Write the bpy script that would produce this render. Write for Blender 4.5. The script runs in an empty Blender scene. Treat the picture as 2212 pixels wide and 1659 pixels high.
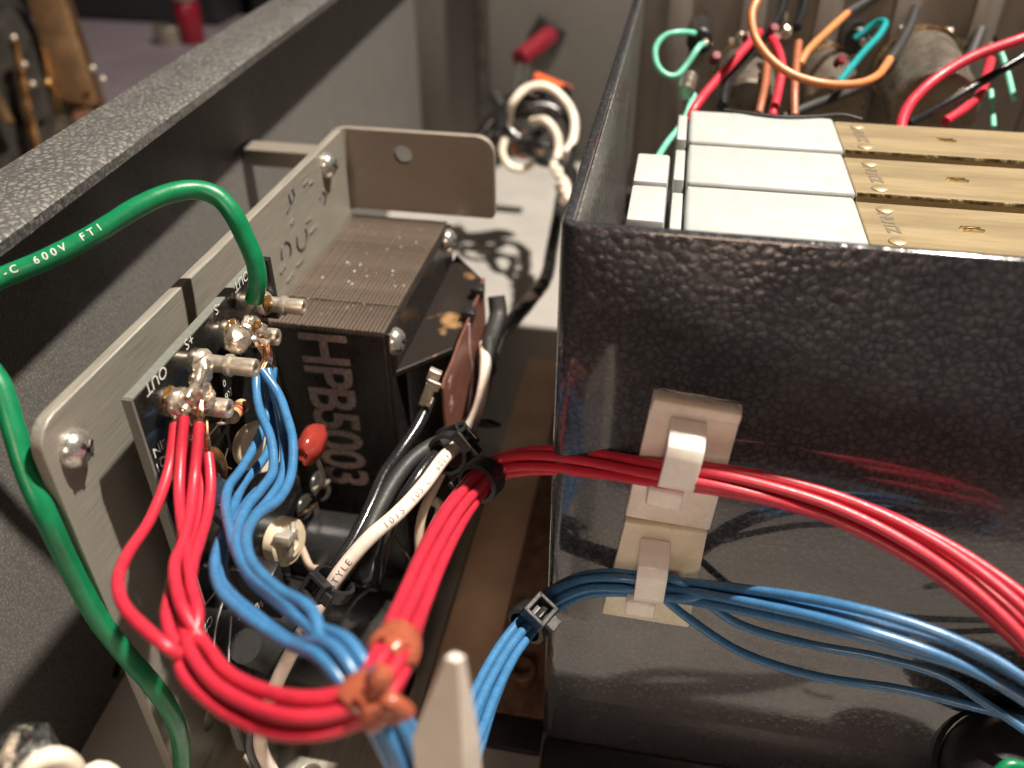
import bpy, bmesh, math, random
import numpy as np
from math import sin, cos, pi, radians, sqrt
from mathutils import Vector, noise
random.seed(7)
SC = bpy.context.scene
S = 0.01                       # blender units per millimetre (1 unit = 10 cm)
SC.unit_settings.scale_length = 0.1

# ------------------------------------------------------------------ camera
PITCH, YAW, FPX, IW, IH = radians(35.7), radians(10.5), 1852.0, 2212.0, 1659.0
CAM = np.array([0.0, 0.0, 175.0])
FW = np.array([-sin(YAW)*cos(PITCH), cos(YAW)*cos(PITCH), -sin(PITCH)])
RT = np.array([cos(YAW), sin(YAW), 0.0])
UP = np.cross(RT, FW)
cd = bpy.data.cameras.new('camera'); cam = bpy.data.objects.new('camera', cd)
SC.collection.objects.link(cam); SC.camera = cam
from mathutils import Matrix
cam.matrix_world = Matrix([[RT[0], UP[0], -FW[0], CAM[0]*S], [RT[1], UP[1], -FW[1], CAM[1]*S],
                           [RT[2], UP[2], -FW[2], CAM[2]*S], [0, 0, 0, 1]])
cd.sensor_fit = 'HORIZONTAL'; cd.sensor_width = 36.0; cd.lens = FPX/IW*36.0
cd.clip_start = 0.02; cd.clip_end = 200.0
cd.dof.use_dof = True; cd.dof.focus_distance = 148*S; cd.dof.aperture_fstop = 1.45

# ------------------------------------------------------------------ light
W = bpy.data.worlds.new('World'); SC.world = W; W.use_nodes = True
wn = W.node_tree.nodes; wl = W.node_tree.links
bg = wn['Background']; bg.inputs['Strength'].default_value = 1.0
tc = wn.new('ShaderNodeTexCoord'); sp = wn.new('ShaderNodeSeparateXYZ'); cr = wn.new('ShaderNodeValToRGB')
mp = wn.new('ShaderNodeMath'); mp.operation = 'MULTIPLY_ADD'; mp.inputs[1].default_value = 0.5; mp.inputs[2].default_value = 0.5
wl.new(tc.outputs['Generated'], sp.inputs[0]); wl.new(sp.outputs['Z'], mp.inputs[0]); wl.new(mp.outputs[0], cr.inputs[0]); wl.new(cr.outputs[0], bg.inputs[0])
cr.color_ramp.elements[0].position = 0.30; cr.color_ramp.elements[0].color = (0.006, 0.004, 0.003, 1)
cr.color_ramp.elements[1].position = 0.95; cr.color_ramp.elements[1].color = (0.020, 0.0145, 0.011, 1)
LDIR = Vector((0.36, 0.13, 1.0)).normalized()
TGT = Vector((-40, 150, 60))
ld = bpy.data.lights.new('desk_lamp_light', 'AREA'); ld.shape = 'DISK'; ld.size = 0.28; ld.energy = 2150; ld.color = (1.0, 0.90, 0.78)
lo = bpy.data.objects.new('desk_lamp_light', ld); SC.collection.objects.link(lo)
lo.location = (TGT + LDIR*900)*S
lo.rotation_euler = LDIR.to_track_quat('Z', 'Y').to_euler()
fl = bpy.data.lights.new('room_lamp_light', 'AREA'); fl.shape = 'DISK'; fl.size = 2.2; fl.energy = 215; fl.color = (1.0, 0.70, 0.52)
fo = bpy.data.objects.new('room_lamp_light', fl); SC.collection.objects.link(fo)
fo.location = (-0.05, -6.4, 5.2); fo.rotation_euler = (Vector(fo.location)-Vector((-.2, 1.5, .4))).to_track_quat('Z', 'Y').to_euler()
SC.view_settings.view_transform = 'Standard'; SC.view_settings.look = 'None'
SC.view_settings.exposure = 0.0; SC.view_settings.gamma = 1.0; SC.view_settings.use_curve_mapping = False
SC.cycles.use_denoising = True
SC.cycles.max_bounces = 6; SC.cycles.transmission_bounces = 4; SC.cycles.use_adaptive_sampling = True; SC.cycles.adaptive_threshold = 0.03; SC.cycles.sample_clamp_indirect = 6.0

# ------------------------------------------------------------------ picture point -> place
def ray(u, v): return FW*FPX + RT*(u-IW/2) - UP*(v-IH/2)
def P(u, v, d): return CAM + ray(u, v)*(d/FPX)               # d = distance along the view axis, mm
def atX(u, v, x): r = ray(u, v); return CAM + r*((x-CAM[0])/r[0])
def atY(u, v, y): r = ray(u, v); return CAM + r*((y-CAM[1])/r[1])
def atZ(u, v, z): r = ray(u, v); return CAM + r*((z-CAM[2])/r[2])

# ------------------------------------------------------------------ geometry helpers, mm
def A(*p): return np.array(p, float)
def join(*gs):
    V = []; F = []
    for v, f in gs:
        n = len(V); V += [tuple(q) for q in v]; F += [tuple(i+n for i in t) for t in f]
    return V, F
def frombm(bm):
    bm.verts.index_update()
    g = ([tuple(v.co) for v in bm.verts], [tuple(v.index for v in f.verts) for f in bm.faces]); bm.free(); return g
def hexa(c, bev=0.0, seg=2):
    """c: 8 corners, bottom ring of four then top ring of four"""
    bm = bmesh.new(); vs = [bm.verts.new(tuple(q)) for q in c]
    for f in ((3,2,1,0),(4,5,6,7),(0,1,5,4),(1,2,6,5),(2,3,7,6),(3,0,4,7)): bm.faces.new([vs[i] for i in f])
    bmesh.ops.recalc_face_normals(bm, faces=bm.faces)
    if bev: bmesh.ops.bevel(bm, geom=list(bm.edges), offset=bev, segments=seg, affect='EDGES', profile=0.5)
    return frombm(bm)
def box(x0, x1, y0, y1, z0, z1, bev=0.0, seg=2):
    return hexa([(x0,y0,z0),(x1,y0,z0),(x1,y1,z0),(x0,y1,z0),(x0,y0,z1),(x1,y0,z1),(x1,y1,z1),(x0,y1,z1)], bev, seg)
def obox(c, ax, ay, az, sx, sy, sz, bev=0.0, seg=2):
    c = np.array(c, float); ax, ay, az = [np.array(q, float)/np.linalg.norm(q) for q in (ax, ay, az)]
    q = [c+ax*a*sx/2+ay*b*sy/2+az*d*sz/2 for d in (-1,1) for a, b in ((-1,-1),(1,-1),(1,1),(-1,1))]
    return hexa(q, bev, seg)
def prism(poly, fn, a, b, bev=0.0, seg=2):
    bm = bmesh.new()
    lo_ = [bm.verts.new(tuple(fn(p, q, a))) for p, q in poly]; hi = [bm.verts.new(tuple(fn(p, q, b))) for p, q in poly]
    n = len(poly); bm.faces.new(lo_[::-1]); bm.faces.new(hi)
    for i in range(n): bm.faces.new((lo_[i], lo_[(i+1) % n], hi[(i+1) % n], hi[i]))
    bmesh.ops.recalc_face_normals(bm, faces=bm.faces)
    if bev: bmesh.ops.bevel(bm, geom=list(bm.edges), offset=bev, segments=seg, affect='EDGES', profile=0.5)
    return frombm(bm)
def basis(axis):
    z = np.array(axis, float); z /= np.linalg.norm(z)
    h = A(0,0,1) if abs(z[2]) < .9 else A(1,0,0)
    x = np.cross(h, z); x /= np.linalg.norm(x); return x, np.cross(z, x), z
def lathe(prof, o, axis, n=24, jit=0.0):
    """prof: (radius, height) pairs; closed at radius 0"""
    x, y, z = basis(axis); o = np.array(o, float); V = []; F = []; rows = []
    for r, h in prof:
        if r < 1e-6: rows.append([len(V)]); V.append(o+z*h)
        else:
            rows.append(list(range(len(V), len(V)+n)))
            for i in range(n):
                t = 2*pi*i/n; rr = r*(1+jit*random.uniform(-1,1)); V.append(o+z*h+(x*cos(t)+y*sin(t))*rr)
    for a, b in zip(rows, rows[1:]):
        for i in range(n):
            j = (i+1) % n
            if len(a) == 1 and len(b) == 1: continue
            if len(a) == 1: F.append((a[0], b[j], b[i]))
            elif len(b) == 1: F.append((a[i], a[j], b[0]))
            else: F.append((a[i], a[j], b[j], b[i]))
    return V, F
def cyl(o, axis, r, h, bev=0.15, n=20): return lathe([(0,0),(r-bev,0),(r,bev),(r,h-bev),(r-bev,h),(0,h)], o, axis, n)
def spline(pts, step=1.0):
    pts = [np.array(p, float) for p in pts]
    p = [2*pts[0]-pts[1]]+pts+[2*pts[-1]-pts[-2]]; out = []
    for i in range(1, len(p)-2):
        p0, p1, p2, p3 = p[i-1:i+3]
        k = [max(1e-4, np.linalg.norm(b-a)**.5) for a, b in ((p0,p1),(p1,p2),(p2,p3))]
        m1 = (p1-p0)/k[0]-(p2-p0)/(k[0]+k[1])+(p2-p1)/k[1]; m2 = (p2-p1)/k[1]-(p3-p1)/(k[1]+k[2])+(p3-p2)/k[2]
        m1 = m1*k[1]; m2 = m2*k[1]; n = max(2, int(np.linalg.norm(p2-p1)/step)+1)
        for j in range(n):
            t = j/n; out.append((2*t**3-3*t**2+1)*p1+(t**3-2*t**2+t)*m1+(-2*t**3+3*t**2)*p2+(t**3-t**2)*m2)
    out.append(pts[-1]); return np.array(out)
def frames(path):
    T = np.gradient(path, axis=0); T /= np.linalg.norm(T, axis=1)[:, None]
    n = np.cross(T[0], A(0.3,0.2,1)); n /= np.linalg.norm(n); N = [n]
    for i in range(1, len(path)):
        n = N[-1]-T[i]*(N[-1]@T[i]); N.append(n/np.linalg.norm(n))
    N = np.array(N); return T, N, np.cross(T, N)
def tube(path, r, n=12, cap=True, sag=0.0):
    path = np.array(path, float); T, N, B = frames(path); V = []; F = []
    for i, c in enumerate(path):
        rr = r if np.isscalar(r) else r[i]
        if sag: rr *= 1+sag*noise.noise(Vector(c*0.35))
        for k in range(n):
            t = 2*pi*k/n; V.append(c+(N[i]*cos(t)+B[i]*sin(t))*rr)
    for i in range(len(path)-1):
        for k in range(n):
            j = (k+1) % n; F.append((i*n+k, i*n+j, (i+1)*n+j, (i+1)*n+k))
    if cap: F.append(tuple(range(n))[::-1]); F.append(tuple((len(path)-1)*n+k for k in range(n)))
    return V, F
def blob(c, r, amp=0.15, fr=0.5, sub=3, seed=0.0):
    bm = bmesh.new(); bmesh.ops.create_icosphere(bm, subdivisions=sub, radius=1.0)
    r = np.array(r, float)*np.ones(3)
    for v in bm.verts:
        d = Vector(v.co); k = 1+amp*noise.noise(d*2.0*fr*2+Vector((seed, seed*1.7, 3)))*1.5
        v.co = Vector((c[0]+d.x*r[0]*k, c[1]+d.y*r[1]*k, c[2]+d.z*r[2]*k))
    return frombm(bm)
def sheet(outer, holes, fn, t, bev=0.15):
    """flat sheet with holes: fn(p, q, h) maps to space; thickness t in h"""
    cu = bpy.data.curves.new('tmp', 'CURVE'); cu.dimensions = '2D'; cu.fill_mode = 'BOTH'
    cu.extrude = max(0.0, t/2-bev); cu.bevel_depth = bev; cu.bevel_resolution = 2; cu.offset = -bev
    for ring in [outer]+holes:
        sp_ = cu.splines.new('POLY'); sp_.points.add(len(ring)-1)
        for q, pt in zip(ring, sp_.points): pt.co = (q[0], q[1], 0, 1)
        sp_.use_cyclic_u = True
    o = bpy.data.objects.new('tmp', cu); SC.collection.objects.link(o)
    dg = bpy.context.evaluated_depsgraph_get(); me = o.evaluated_get(dg).to_mesh()
    V = [tuple(fn(v.co.x, v.co.y, v.co.z)) for v in me.vertices]; F = [tuple(p.vertices) for p in me.polygons]
    o.evaluated_get(dg).to_mesh_clear(); bpy.data.objects.remove(o); bpy.data.curves.remove(cu)
    return V, F
def rrect(a0, a1, b0, b1, r, n=5):
    if np.isscalar(r): r = (r,)*4
    out = []
    for (cx, cy, t0, rr) in ((a1-r[2], b1-r[2], 0, r[2]), (a0+r[3], b1-r[3], 90, r[3]), (a0+r[0], b0+r[0], 180, r[0]), (a1-r[1], b0+r[1], 270, r[1])):
        for i in range(n+1):
            t = radians(t0+90*i/n); out.append((cx+rr*cos(t), cy+rr*sin(t)))
    return out
def circle(a, b, r, n=24): return [(a+r*cos(2*pi*i/n), b+r*sin(2*pi*i/n)) for i in range(n)]
_txt = {}
def textgeo(s, size, sp=1.0, ofs=0.0):
    k = (s, size, sp, ofs)
    if k in _txt: return _txt[k]
    cu = bpy.data.curves.new('tmp', 'FONT'); cu.body = s; cu.size = size; cu.space_character = sp; cu.resolution_u = 3; cu.offset = ofs
    o = bpy.data.objects.new('tmp', cu); SC.collection.objects.link(o)
    dg = bpy.context.evaluated_depsgraph_get(); me = o.evaluated_get(dg).to_mesh()
    g = ([tuple(v.co) for v in me.vertices], [tuple(p.vertices) for p in me.polygons])
    o.evaluated_get(dg).to_mesh_clear(); bpy.data.objects.remove(o); bpy.data.curves.remove(cu)
    _txt[k] = g; return g
def flattext(s, size, o, d, u, sp=1.0, ofs=0.0, sy=1.0):
    v, f = textgeo(s, size, sp, ofs); d = np.array(d, float)/np.linalg.norm(d); u = np.array(u, float)
    u = u-d*(u@d); u /= np.linalg.norm(u); o = np.array(o, float)
    return [o+d*q[0]+u*q[1]*sy for q in v], f
def wiretext(path, s, s0, size, ang, r, sp=1.1, flip=False):
    v, f = textgeo(s, size, sp)
    bm = bmesh.new(); vs = [bm.verts.new(q) for q in v]
    for t in f:
        try: bm.faces.new([vs[i] for i in t])
        except ValueError: pass
    bmesh.ops.triangulate(bm, faces=bm.faces)
    for it in range(3):
        es = [e for e in bm.edges if e.calc_length() > 0.3]
        if es: bmesh.ops.subdivide_edges(bm, edges=es, cuts=1); bmesh.ops.triangulate(bm, faces=bm.faces)
    v, f = frombm(bm)
    T, N, B = frames(path); L = np.concatenate([[0], np.cumsum(np.linalg.norm(np.diff(path, axis=0), axis=1))]); out = []
    for q in v:
        x = s0+(-q[0] if flip else q[0]); y = (q[1]-size*.35)*(-1 if flip else 1)
        i = min(max(np.searchsorted(L, x)-1, 0), len(path)-2); t = (x-L[i])/(L[i+1]-L[i])
        c = path[i]*(1-t)+path[i+1]*t; n = N[i]*(1-t)+N[i+1]*t; b = B[i]*(1-t)+B[i+1]*t
        aa = math.atan2((CAM-c)@b, (CAM-c)@n); a = aa+ang-y/r; out.append(c+(n*cos(a)+b*sin(a))*(r+0.035))
    return out, f
def facing(path, i):
    """tube angle at path point i that looks at the camera"""
    T, N, B = frames(path); d = CAM-path[i]; return math.atan2(d@B[i], d@N[i])

# ------------------------------------------------------------------ objects
ORG = {}
def tag(o, label=None, cat=None, group=None, kind=None):
    if label: o['label'] = label
    if cat: o['category'] = cat
    if group: o['group'] = group
    if kind: o['kind'] = kind
    return o
def mk(name, geo, m, parent=None, smooth=True, label=None, cat=None, group=None, kind=None, ang=40):
    V, F = geo; V = np.array(V, float)
    lo_ = V.min(0); hi = V.max(0); org = A((lo_[0]+hi[0])/2, (lo_[1]+hi[1])/2, lo_[2] if parent is None else (lo_[2]+hi[2])/2)
    me = bpy.data.meshes.new(name); me.from_pydata(((V-org)*S).tolist(), [], F); me.validate()
    bm = bmesh.new(); bm.from_mesh(me); bmesh.ops.recalc_face_normals(bm, faces=bm.faces); bm.to_mesh(me); bm.free()
    me.materials.append(m)
    if smooth:
        me.polygons.foreach_set('use_smooth', [True]*len(me.polygons))
        me.set_sharp_from_angle(angle=radians(ang))
    o = bpy.data.objects.new(name, me); SC.collection.objects.link(o)
    if parent is not None: o.parent = parent; o.location = Vector((org-ORG[parent])*S)
    else: o.location = Vector(org*S)
    ORG[o] = org; return tag(o, label, cat, group, kind)
def thing(name, loc, label, cat, group=None, kind=None):
    o = bpy.data.objects.new(name, None); SC.collection.objects.link(o); o.empty_display_size = 0.02
    o.location = Vector(np.array(loc, float)*S); ORG[o] = np.array(loc, float); return tag(o, label, cat, group, kind)
def again(o, parent, shift, name=None):
    """a copy of a part (shared mesh), shifted by mm, under parent"""
    c = o.copy(); SC.collection.objects.link(c); c.parent = parent
    ORG[c] = ORG[o]+np.array(shift, float); c.location = Vector((ORG[c]-(ORG[parent] if parent is not None else 0))*S); return c

# ------------------------------------------------------------------ materials
def nmat(name):
    m = bpy.data.materials.new(name); m.use_nodes = True
    return m, m.node_tree.nodes, m.node_tree.links, m.node_tree.nodes['Principled BSDF']
def setp(b, **k):
    for a, v in k.items():
        n = {'rough':'Roughness','metal':'Metallic','coat':'Coat Weight','coatr':'Coat Roughness','spec':'Specular IOR Level','sss':'Subsurface Weight',
             'sssr':'Subsurface Radius','ssss':'Subsurface Scale','trans':'Transmission Weight','ior':'IOR','aniso':'Anisotropic'}[a]
        b.inputs[n].default_value = v
def coords(N, L, scale):
    t = N.new('ShaderNodeTexCoord'); m = N.new('ShaderNodeMapping'); L.new(t.outputs['Object'], m.inputs[0])
    sc = np.array(scale, float)*np.ones(3)*100.0; m.inputs['Scale'].default_value = tuple(sc); return m.outputs[0]
def noisetex(N, L, scale, detail=3, rough=.55):
    n = N.new('ShaderNodeTexNoise'); n.inputs['Scale'].default_value = 1.0; n.inputs['Detail'].default_value = detail; n.inputs['Roughness'].default_value = rough
    L.new(coords(N, L, scale), n.inputs['Vector']); return n.outputs[0]
def ramp(N, L, fac, stops):
    r = N.new('ShaderNodeValToRGB'); L.new(fac, r.inputs[0]); e = r.color_ramp.elements
    while len(e) < len(stops): e.new(0.5)
    for q, (p, c) in zip(e, stops): q.position = p; q.color = (c[0], c[1], c[2], 1) if not np.isscalar(c) else (c, c, c, 1)
    return r.outputs[0]
def bump(N, L, b, h, strength, dist):
    n = N.new('ShaderNodeBump'); n.inputs['Strength'].default_value = strength; n.inputs['Distance'].default_value = dist*S
    L.new(h, n.inputs['Height']); L.new(n.outputs[0], b.inputs['Normal']); return n
def plain(name, c, rough=.5, metal=0.0, var=0.12, scale=.6, bmp=0.0, bscale=3.0, rvar=.12, **k):
    m, N, L, b = nmat(name); setp(b, rough=rough, metal=metal, **k)
    n = noisetex(N, L, scale, 4); lo_ = [q*(1-var) for q in c]; hi = [min(1, q*(1+var)) for q in c]
    L.new(ramp(N, L, n, [(.3, lo_), (.7, hi)]), b.inputs['Base Color'])
    if rvar:
        L.new(ramp(N, L, noisetex(N, L, np.array(scale)*2.3, 5, .7), [(.3, max(.02, rough-rvar)), (.7, min(1, rough+rvar))]), b.inputs['Roughness'])
    if bmp: bump(N, L, b, noisetex(N, L, bscale, 4), bmp, .1)
    return m
def hammer(name, lo_c, hi_c, cell, rough=.3, metal=.0, strength=.6, coat=.3, cior=1.5):
    m, N, L, b = nmat(name); setp(b, rough=rough, metal=metal, coat=coat, coatr=.06); b.inputs['Coat IOR'].default_value = cior
    v0 = coords(N, L, 1.0/cell); nz = N.new('ShaderNodeTexNoise'); nz.inputs['Scale'].default_value = 1.3; nz.inputs['Detail'].default_value = 2; L.new(v0, nz.inputs['Vector'])
    mx = N.new('ShaderNodeVectorMath'); mx.operation = 'MULTIPLY_ADD'; mx.inputs[1].default_value = (.9,.9,.9); L.new(nz.outputs['Color'], mx.inputs[0]); L.new(v0, mx.inputs[2])
    vo = N.new('ShaderNodeTexVoronoi'); vo.feature = 'SMOOTH_F1'; vo.inputs['Scale'].default_value = 1.0; vo.inputs['Smoothness'].default_value = .35; L.new(mx.outputs[0], vo.inputs['Vector'])
    ve = N.new('ShaderNodeTexVoronoi'); ve.feature = 'DISTANCE_TO_EDGE'; ve.inputs['Scale'].default_value = 1.0; L.new(mx.outputs[0], ve.inputs['Vector'])
    L.new(ramp(N, L, noisetex(N, L, .06, 6, .7), [(.35, max(.05, rough-.07)), (.68, rough+.14)]), b.inputs['Roughness'])
    L.new(ramp(N, L, ve.outputs['Distance'], [(.03, lo_c), (.28, hi_c)]), b.inputs['Base Color'])
    inv = N.new('ShaderNodeMath'); inv.operation = 'MULTIPLY'; inv.inputs[1].default_value = -1; L.new(vo.outputs['Distance'], inv.inputs[0])
    bump(N, L, b, inv.outputs[0], strength, cell*.25); return m
def brushed(name, c, scale, rough=.38, metal=1.0, strength=.12, var=.12):
    m, N, L, b = nmat(name); setp(b, metal=metal)
    n = noisetex(N, L, scale, 5, .65)
    L.new(ramp(N, L, n, [(.3, [q*(1-var) for q in c]), (.7, [min(1, q*(1+var)) for q in c])]), b.inputs['Base Color'])
    L.new(ramp(N, L, n, [(.3, rough-.08), (.7, rough+.1)]), b.inputs['Roughness']); bump(N, L, b, n, strength, .08); return m
def insul(name, c, rough=.36, var=.13, sss=0.0):
    m, N, L, b = nmat(name); setp(b, rough=rough, coat=.12, coatr=.25, sss=sss, ssss=.4*S, sssr=(1.0,.4,.3))
    n = noisetex(N, L, .5, 4); L.new(ramp(N, L, n, [(.3, [q*(1-var) for q in c]), (.7, [min(1, q*(1+var)) for q in c])]), b.inputs['Base Color'])
    L.new(ramp(N, L, noisetex(N, L, 1.7, 5, .7), [(.35, rough-.09), (.7, rough+.14)]), b.inputs['Roughness'])
    bump(N, L, b, noisetex(N, L, 2.2, 3), .12, .12); return m
M = {}
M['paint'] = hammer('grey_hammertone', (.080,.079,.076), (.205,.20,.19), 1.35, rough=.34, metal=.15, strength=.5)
M['paint_shaded'] = hammer('shaded_hammertone', (.031,.032,.037), (.060,.061,.069), 1.35, rough=.2, metal=.1, strength=.21, coat=1.0, cior=1.7)  # the same hammertone, with the shade on the case put into its colour
M['wall'] = hammer('wall_grey_enamel', (.105,.10,.094), (.175,.168,.155), .8, rough=.5, metal=0, strength=.22, coat=.0); M['wall'].node_tree.nodes['Principled BSDF'].inputs['Specular IOR Level'].default_value = .22
M['floor'] = plain('pale_grey_enamel', (.35,.335,.315), .42, 0, .09, .05, .12, 2.0)
M['alu'] = brushed('brushed_aluminium', (.315,.298,.255), (3.0, .10, 3.2), .42, .35, .3, .24)
M['alu_tab'] = brushed('brushed_aluminium_tab', (.30,.262,.222), (.25, 2.0, 3.0), .42, .35)
M['screw'] = plain('zinc_screw', (.62,.61,.57), .26, .85, .1, .6, .12, 1.0)
M['tin'] = plain('tinned_brass', (.60,.53,.44), .38, .72, .16, .8, .2, 1.8)
M['solder'] = plain('solder', (.56,.48,.39), .27, .78, .3, .5, .5, 1.3)
M['flux'] = plain('amber_flux', (.20,.10,.03), .15, .35, .5, .9, .5, 1.2, coat=.6)
M['copper'] = plain('copper_strand', (.80,.50,.30), .28, 1.0, .15, 1.0)
M['pcb'] = plain('black_board', (.012,.013,.013), .20, 0, .25, .2, .12, .8, coat=.5)
M['pcb_edge'] = plain('board_edge', (.15,.16,.14), .6, 0, .15, 1.5)
M['ink'] = plain('white_ink', (.72,.71,.68), .6, 0, .1, 2.0)
M['ink_faint'] = plain('worn_pink_ink', (.27,.21,.205), .7, 0, .5, 1.2)
M['ink_black'] = plain('black_ink', (.06,.05,.05), .6, 0, .2, 2.0)
M['ink_wire'] = plain('brown_grey_ink', (.17,.11,.10), .6, 0, .3, 1.5)
M['steel_l'] = plain('dull_nickel', (.56,.53,.47), .42, .55, .1, .6)
M['ink_mauve'] = plain('mauve_ink', (.62,.46,.46), .6, 0, .1, 2.0)
M['lam'] = plain('lacquered_steel', (.155,.122,.098), .34, .4, .35, .12, .15, 1.2, coat=.25)
M['lam_dark'] = plain('black_lacquer_steel', (.020,.017,.016), .32, .2, .3, .3, .1, 1.0)
m, N, L, b = nmat('lacquer_over_copper'); setp(b, metal=.6, rough=.33)
L.new(ramp(N, L, noisetex(N, L, .085, 3), [(.56, (.045,.037,.033)), (.66, (.62,.36,.17))]), b.inputs['Base Color']); M['lam_cu'] = m
M['black'] = plain('black_plastic', (.016,.016,.017), .34, 0, .25, .8, .15, 1.5)
M['blackwire'] = plain('black_insulation', (.014,.014,.015), .22, 0, .25, 1.2, .3, 1.6, coat=.3)
M['sleeve'] = plain('grey_black_sleeve', (.024,.024,.024), .55, 0, .2, 1.0, .15, 2)
M['card'] = plain('brown_fish_paper', (.155,.062,.045), .42, 0, .18, .2, .1, .8)
M['red'] = insul('red_insulation', (.50,.022,.046), .40)
M['blue'] = insul('blue_insulation', (.045,.165,.345), .30)
M['green'] = insul('green_insulation', (.004,.175,.066))
M['cream'] = insul('cream_insulation', (.80,.70,.58), .42)
M['whitewire'] = insul('white_insulation', (.84,.70,.61), .42)
M['beige'] = insul('beige_insulation', (.66,.50,.38), .45)
M['mint'] = insul('mint_insulation', (.16,.55,.40), .4)
M['teal'] = insul('teal_insulation', (.0,.25,.27), .4)
M['orange'] = insul('orange_insulation', (.55,.20,.07), .38)
M['brown'] = insul('brown_insulation', (.30,.10,.045), .45)
M['nylon'] = plain('cream_nylon', (.86,.76,.67), .30, 0, .08, .3, .25, 1.2, sss=.65, ssss=2.6*S, sssr=(1,.75,.55))
M['nylon_hook'] = plain('white_nylon', (.90,.86,.80), .30, 0, .05, .3, .2, 1.2, sss=.5, ssss=2.6*S, sssr=(1,.85,.7))
M['nylon2'] = plain('yellowed_nylon', (.78,.73,.58), .30, 0, .08, .3, .25, 1.2, sss=.6, ssss=2.6*S, sssr=(1,.8,.5))
M['rubber'] = plain('red_brown_rubber', (.33,.085,.045), .30, 0, .15, .4, .2, 1.3, sss=.15, ssss=.8*S)
M['ceramic'] = plain('cream_ceramic', (.66,.55,.40), .35, 0, .1, .5, .25, 1.5)
M['redcap'] = plain('red_dipped_cap', (.28,.035,.025), .20, 0, .12, .4, .3, .8, coat=.5)
M['navy'] = plain('navy_sleeve', (.018,.028,.05), .3, 0, .2, .5)
M['resistor'] = plain('tan_resistor', (.58,.38,.20), .35, 0, .1, .8)
M['band_r'] = plain('red_band', (.45,.03,.04), .35); M['band_b'] = plain('brown_band', (.14,.045,.03), .35); M['band_y'] = plain('gold_band', (.5,.33,.12), .35)
M['glass'] = plain('amber_glass', (.25,.12,.05), .08, 0, .3, .6, trans=.7)
M['disc'] = plain('dark_glossy_disc', (.05,.048,.045), .18, .3, .2, .6)
M['modwhite'] = plain('pale_grey_plastic', (.39,.415,.41), .45, 0, .07, .2, .08, 1.5)
M['brass'] = brushed('yellow_chromate', (.42,.335,.20), (.03, .22, .22), .33, .45, .05, .16)
M['brass_hi'] = plain('yellow_chromate_fold', (.80,.62,.33), .22, 1.0, .15, .2)
M['stamp'] = plain('dark_stamp', (.16,.13,.09), .6)
M['can'] = plain('dull_can', (.42,.37,.31), .30, .85, .2, .12, .1, .5)
M['darkmetal'] = plain('dark_metal', (.06,.055,.05), .4, .5, .4, .15)
M['interior'] = plain('case_inside', (.23,.21,.185), .35, .2, .25, (.12,.12,.01), .1, .5)
M['rust'] = plain('rusty_brown_strip', (.17,.095,.06), .6, .3, .4, .35, .4, 1.2)
M['fibre'] = plain('warm_glow_brown_fibre', (.56,.39,.27), .42, .1, .2, .06, .15, 1.2)
M['bench'] = plain('mauve_grey_bench', (.125,.102,.118), .7, 0, .1, .02)
M['roomdark'] = plain('dark_room_floor', (.02,.018,.02), .8)
M['blade'] = plain('white_plastic_post', (.78,.72,.64), .45, 0, .04, .3)
M['redplastic'] = plain('red_plastic', (.15,.008,.017), .25, 0, .1, .4)
M['orangeplastic'] = plain('orange_plastic', (.70,.12,.035), .4)
M['gold'] = plain('gold_strip', (.85,.50,.20), .3, 1.0, .2, .05)
M['bronze'] = plain('bronze_bar', (.22,.13,.065), .45, .8, .2, .03)
M['steel'] = plain('nut_steel', (.42,.43,.42), .3, 1.0, .15, .4)

# ================================================================== SETTING
mk('floor', box(-150, 260, -160, 560, -2.2, -0.2), M['floor'], kind='structure', label='pale grey painted chassis floor under everything')
mk('bench', box(-1600, 900, -400, 1100, -40, -8), M['bench'], kind='structure', label='mauve grey bench top beyond the chassis rim')
mk('room_floor', box(-6000, 6000, -3000, 9000, -760, -740), M['roomdark'], kind='structure')
WD = A(-0.06, 1, 0)/np.linalg.norm(A(-0.06, 1, 0)); WN = A(1, 0.06, 0)/np.linalg.norm(A(1, .06, 0)); W0 = A(-98.6, 103, 0)
def wpt(a, s, z): return W0+WN*a+WD*s+A(0, 0, z)          # a: across (0 = lip edge), s: along
wl_ = thing('wall_left', wpt(-15, 100, -2), 'grey hammertone chassis side wall with a rolled top rim', None, kind='structure')
mk('wall_panel', sheet(rrect(-230, 470, -6, 113.5, .6), [circle(3.0, 3.5, 2.1)], lambda p, q, h: wpt(-15.4+h, p, q), 1.6, .1), M['wall'], wl_)
mk('top_rim', prism([(0,114.2),(.5,116.4),(-.6,117.2),(-8,117.3),(-15.8,117.2),(-16.8,116.2),(-16.8,-6),(-16.4,-6),(-16.4,113.6),(-1,113.7)],
                    lambda p, q, h: wpt(p, h, q), -230, 470), M['paint'], wl_)
bw = thing('wall_back', (20, 452, -2), 'grey chassis back wall behind the cable loop', None, kind='structure')
mk('wall_panel', box(-160, 260, 450, 454, -2, 117, .4), M['wall'], bw)
mk('corner_post', box(-101, -95, 441, 449.7, -2, 117, .8), M['darkmetal'], bw)

mk('fibre_sheet', box(-41.2, -27.3, 40, 256, -.15, .9, .15), M['fibre'], label='brown fibre sheet with a warm glow in its colour, on the floor between bracket and case', cat='sheet')  # brown sheet, its colour lifted to stand for the warm floor glow
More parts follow.
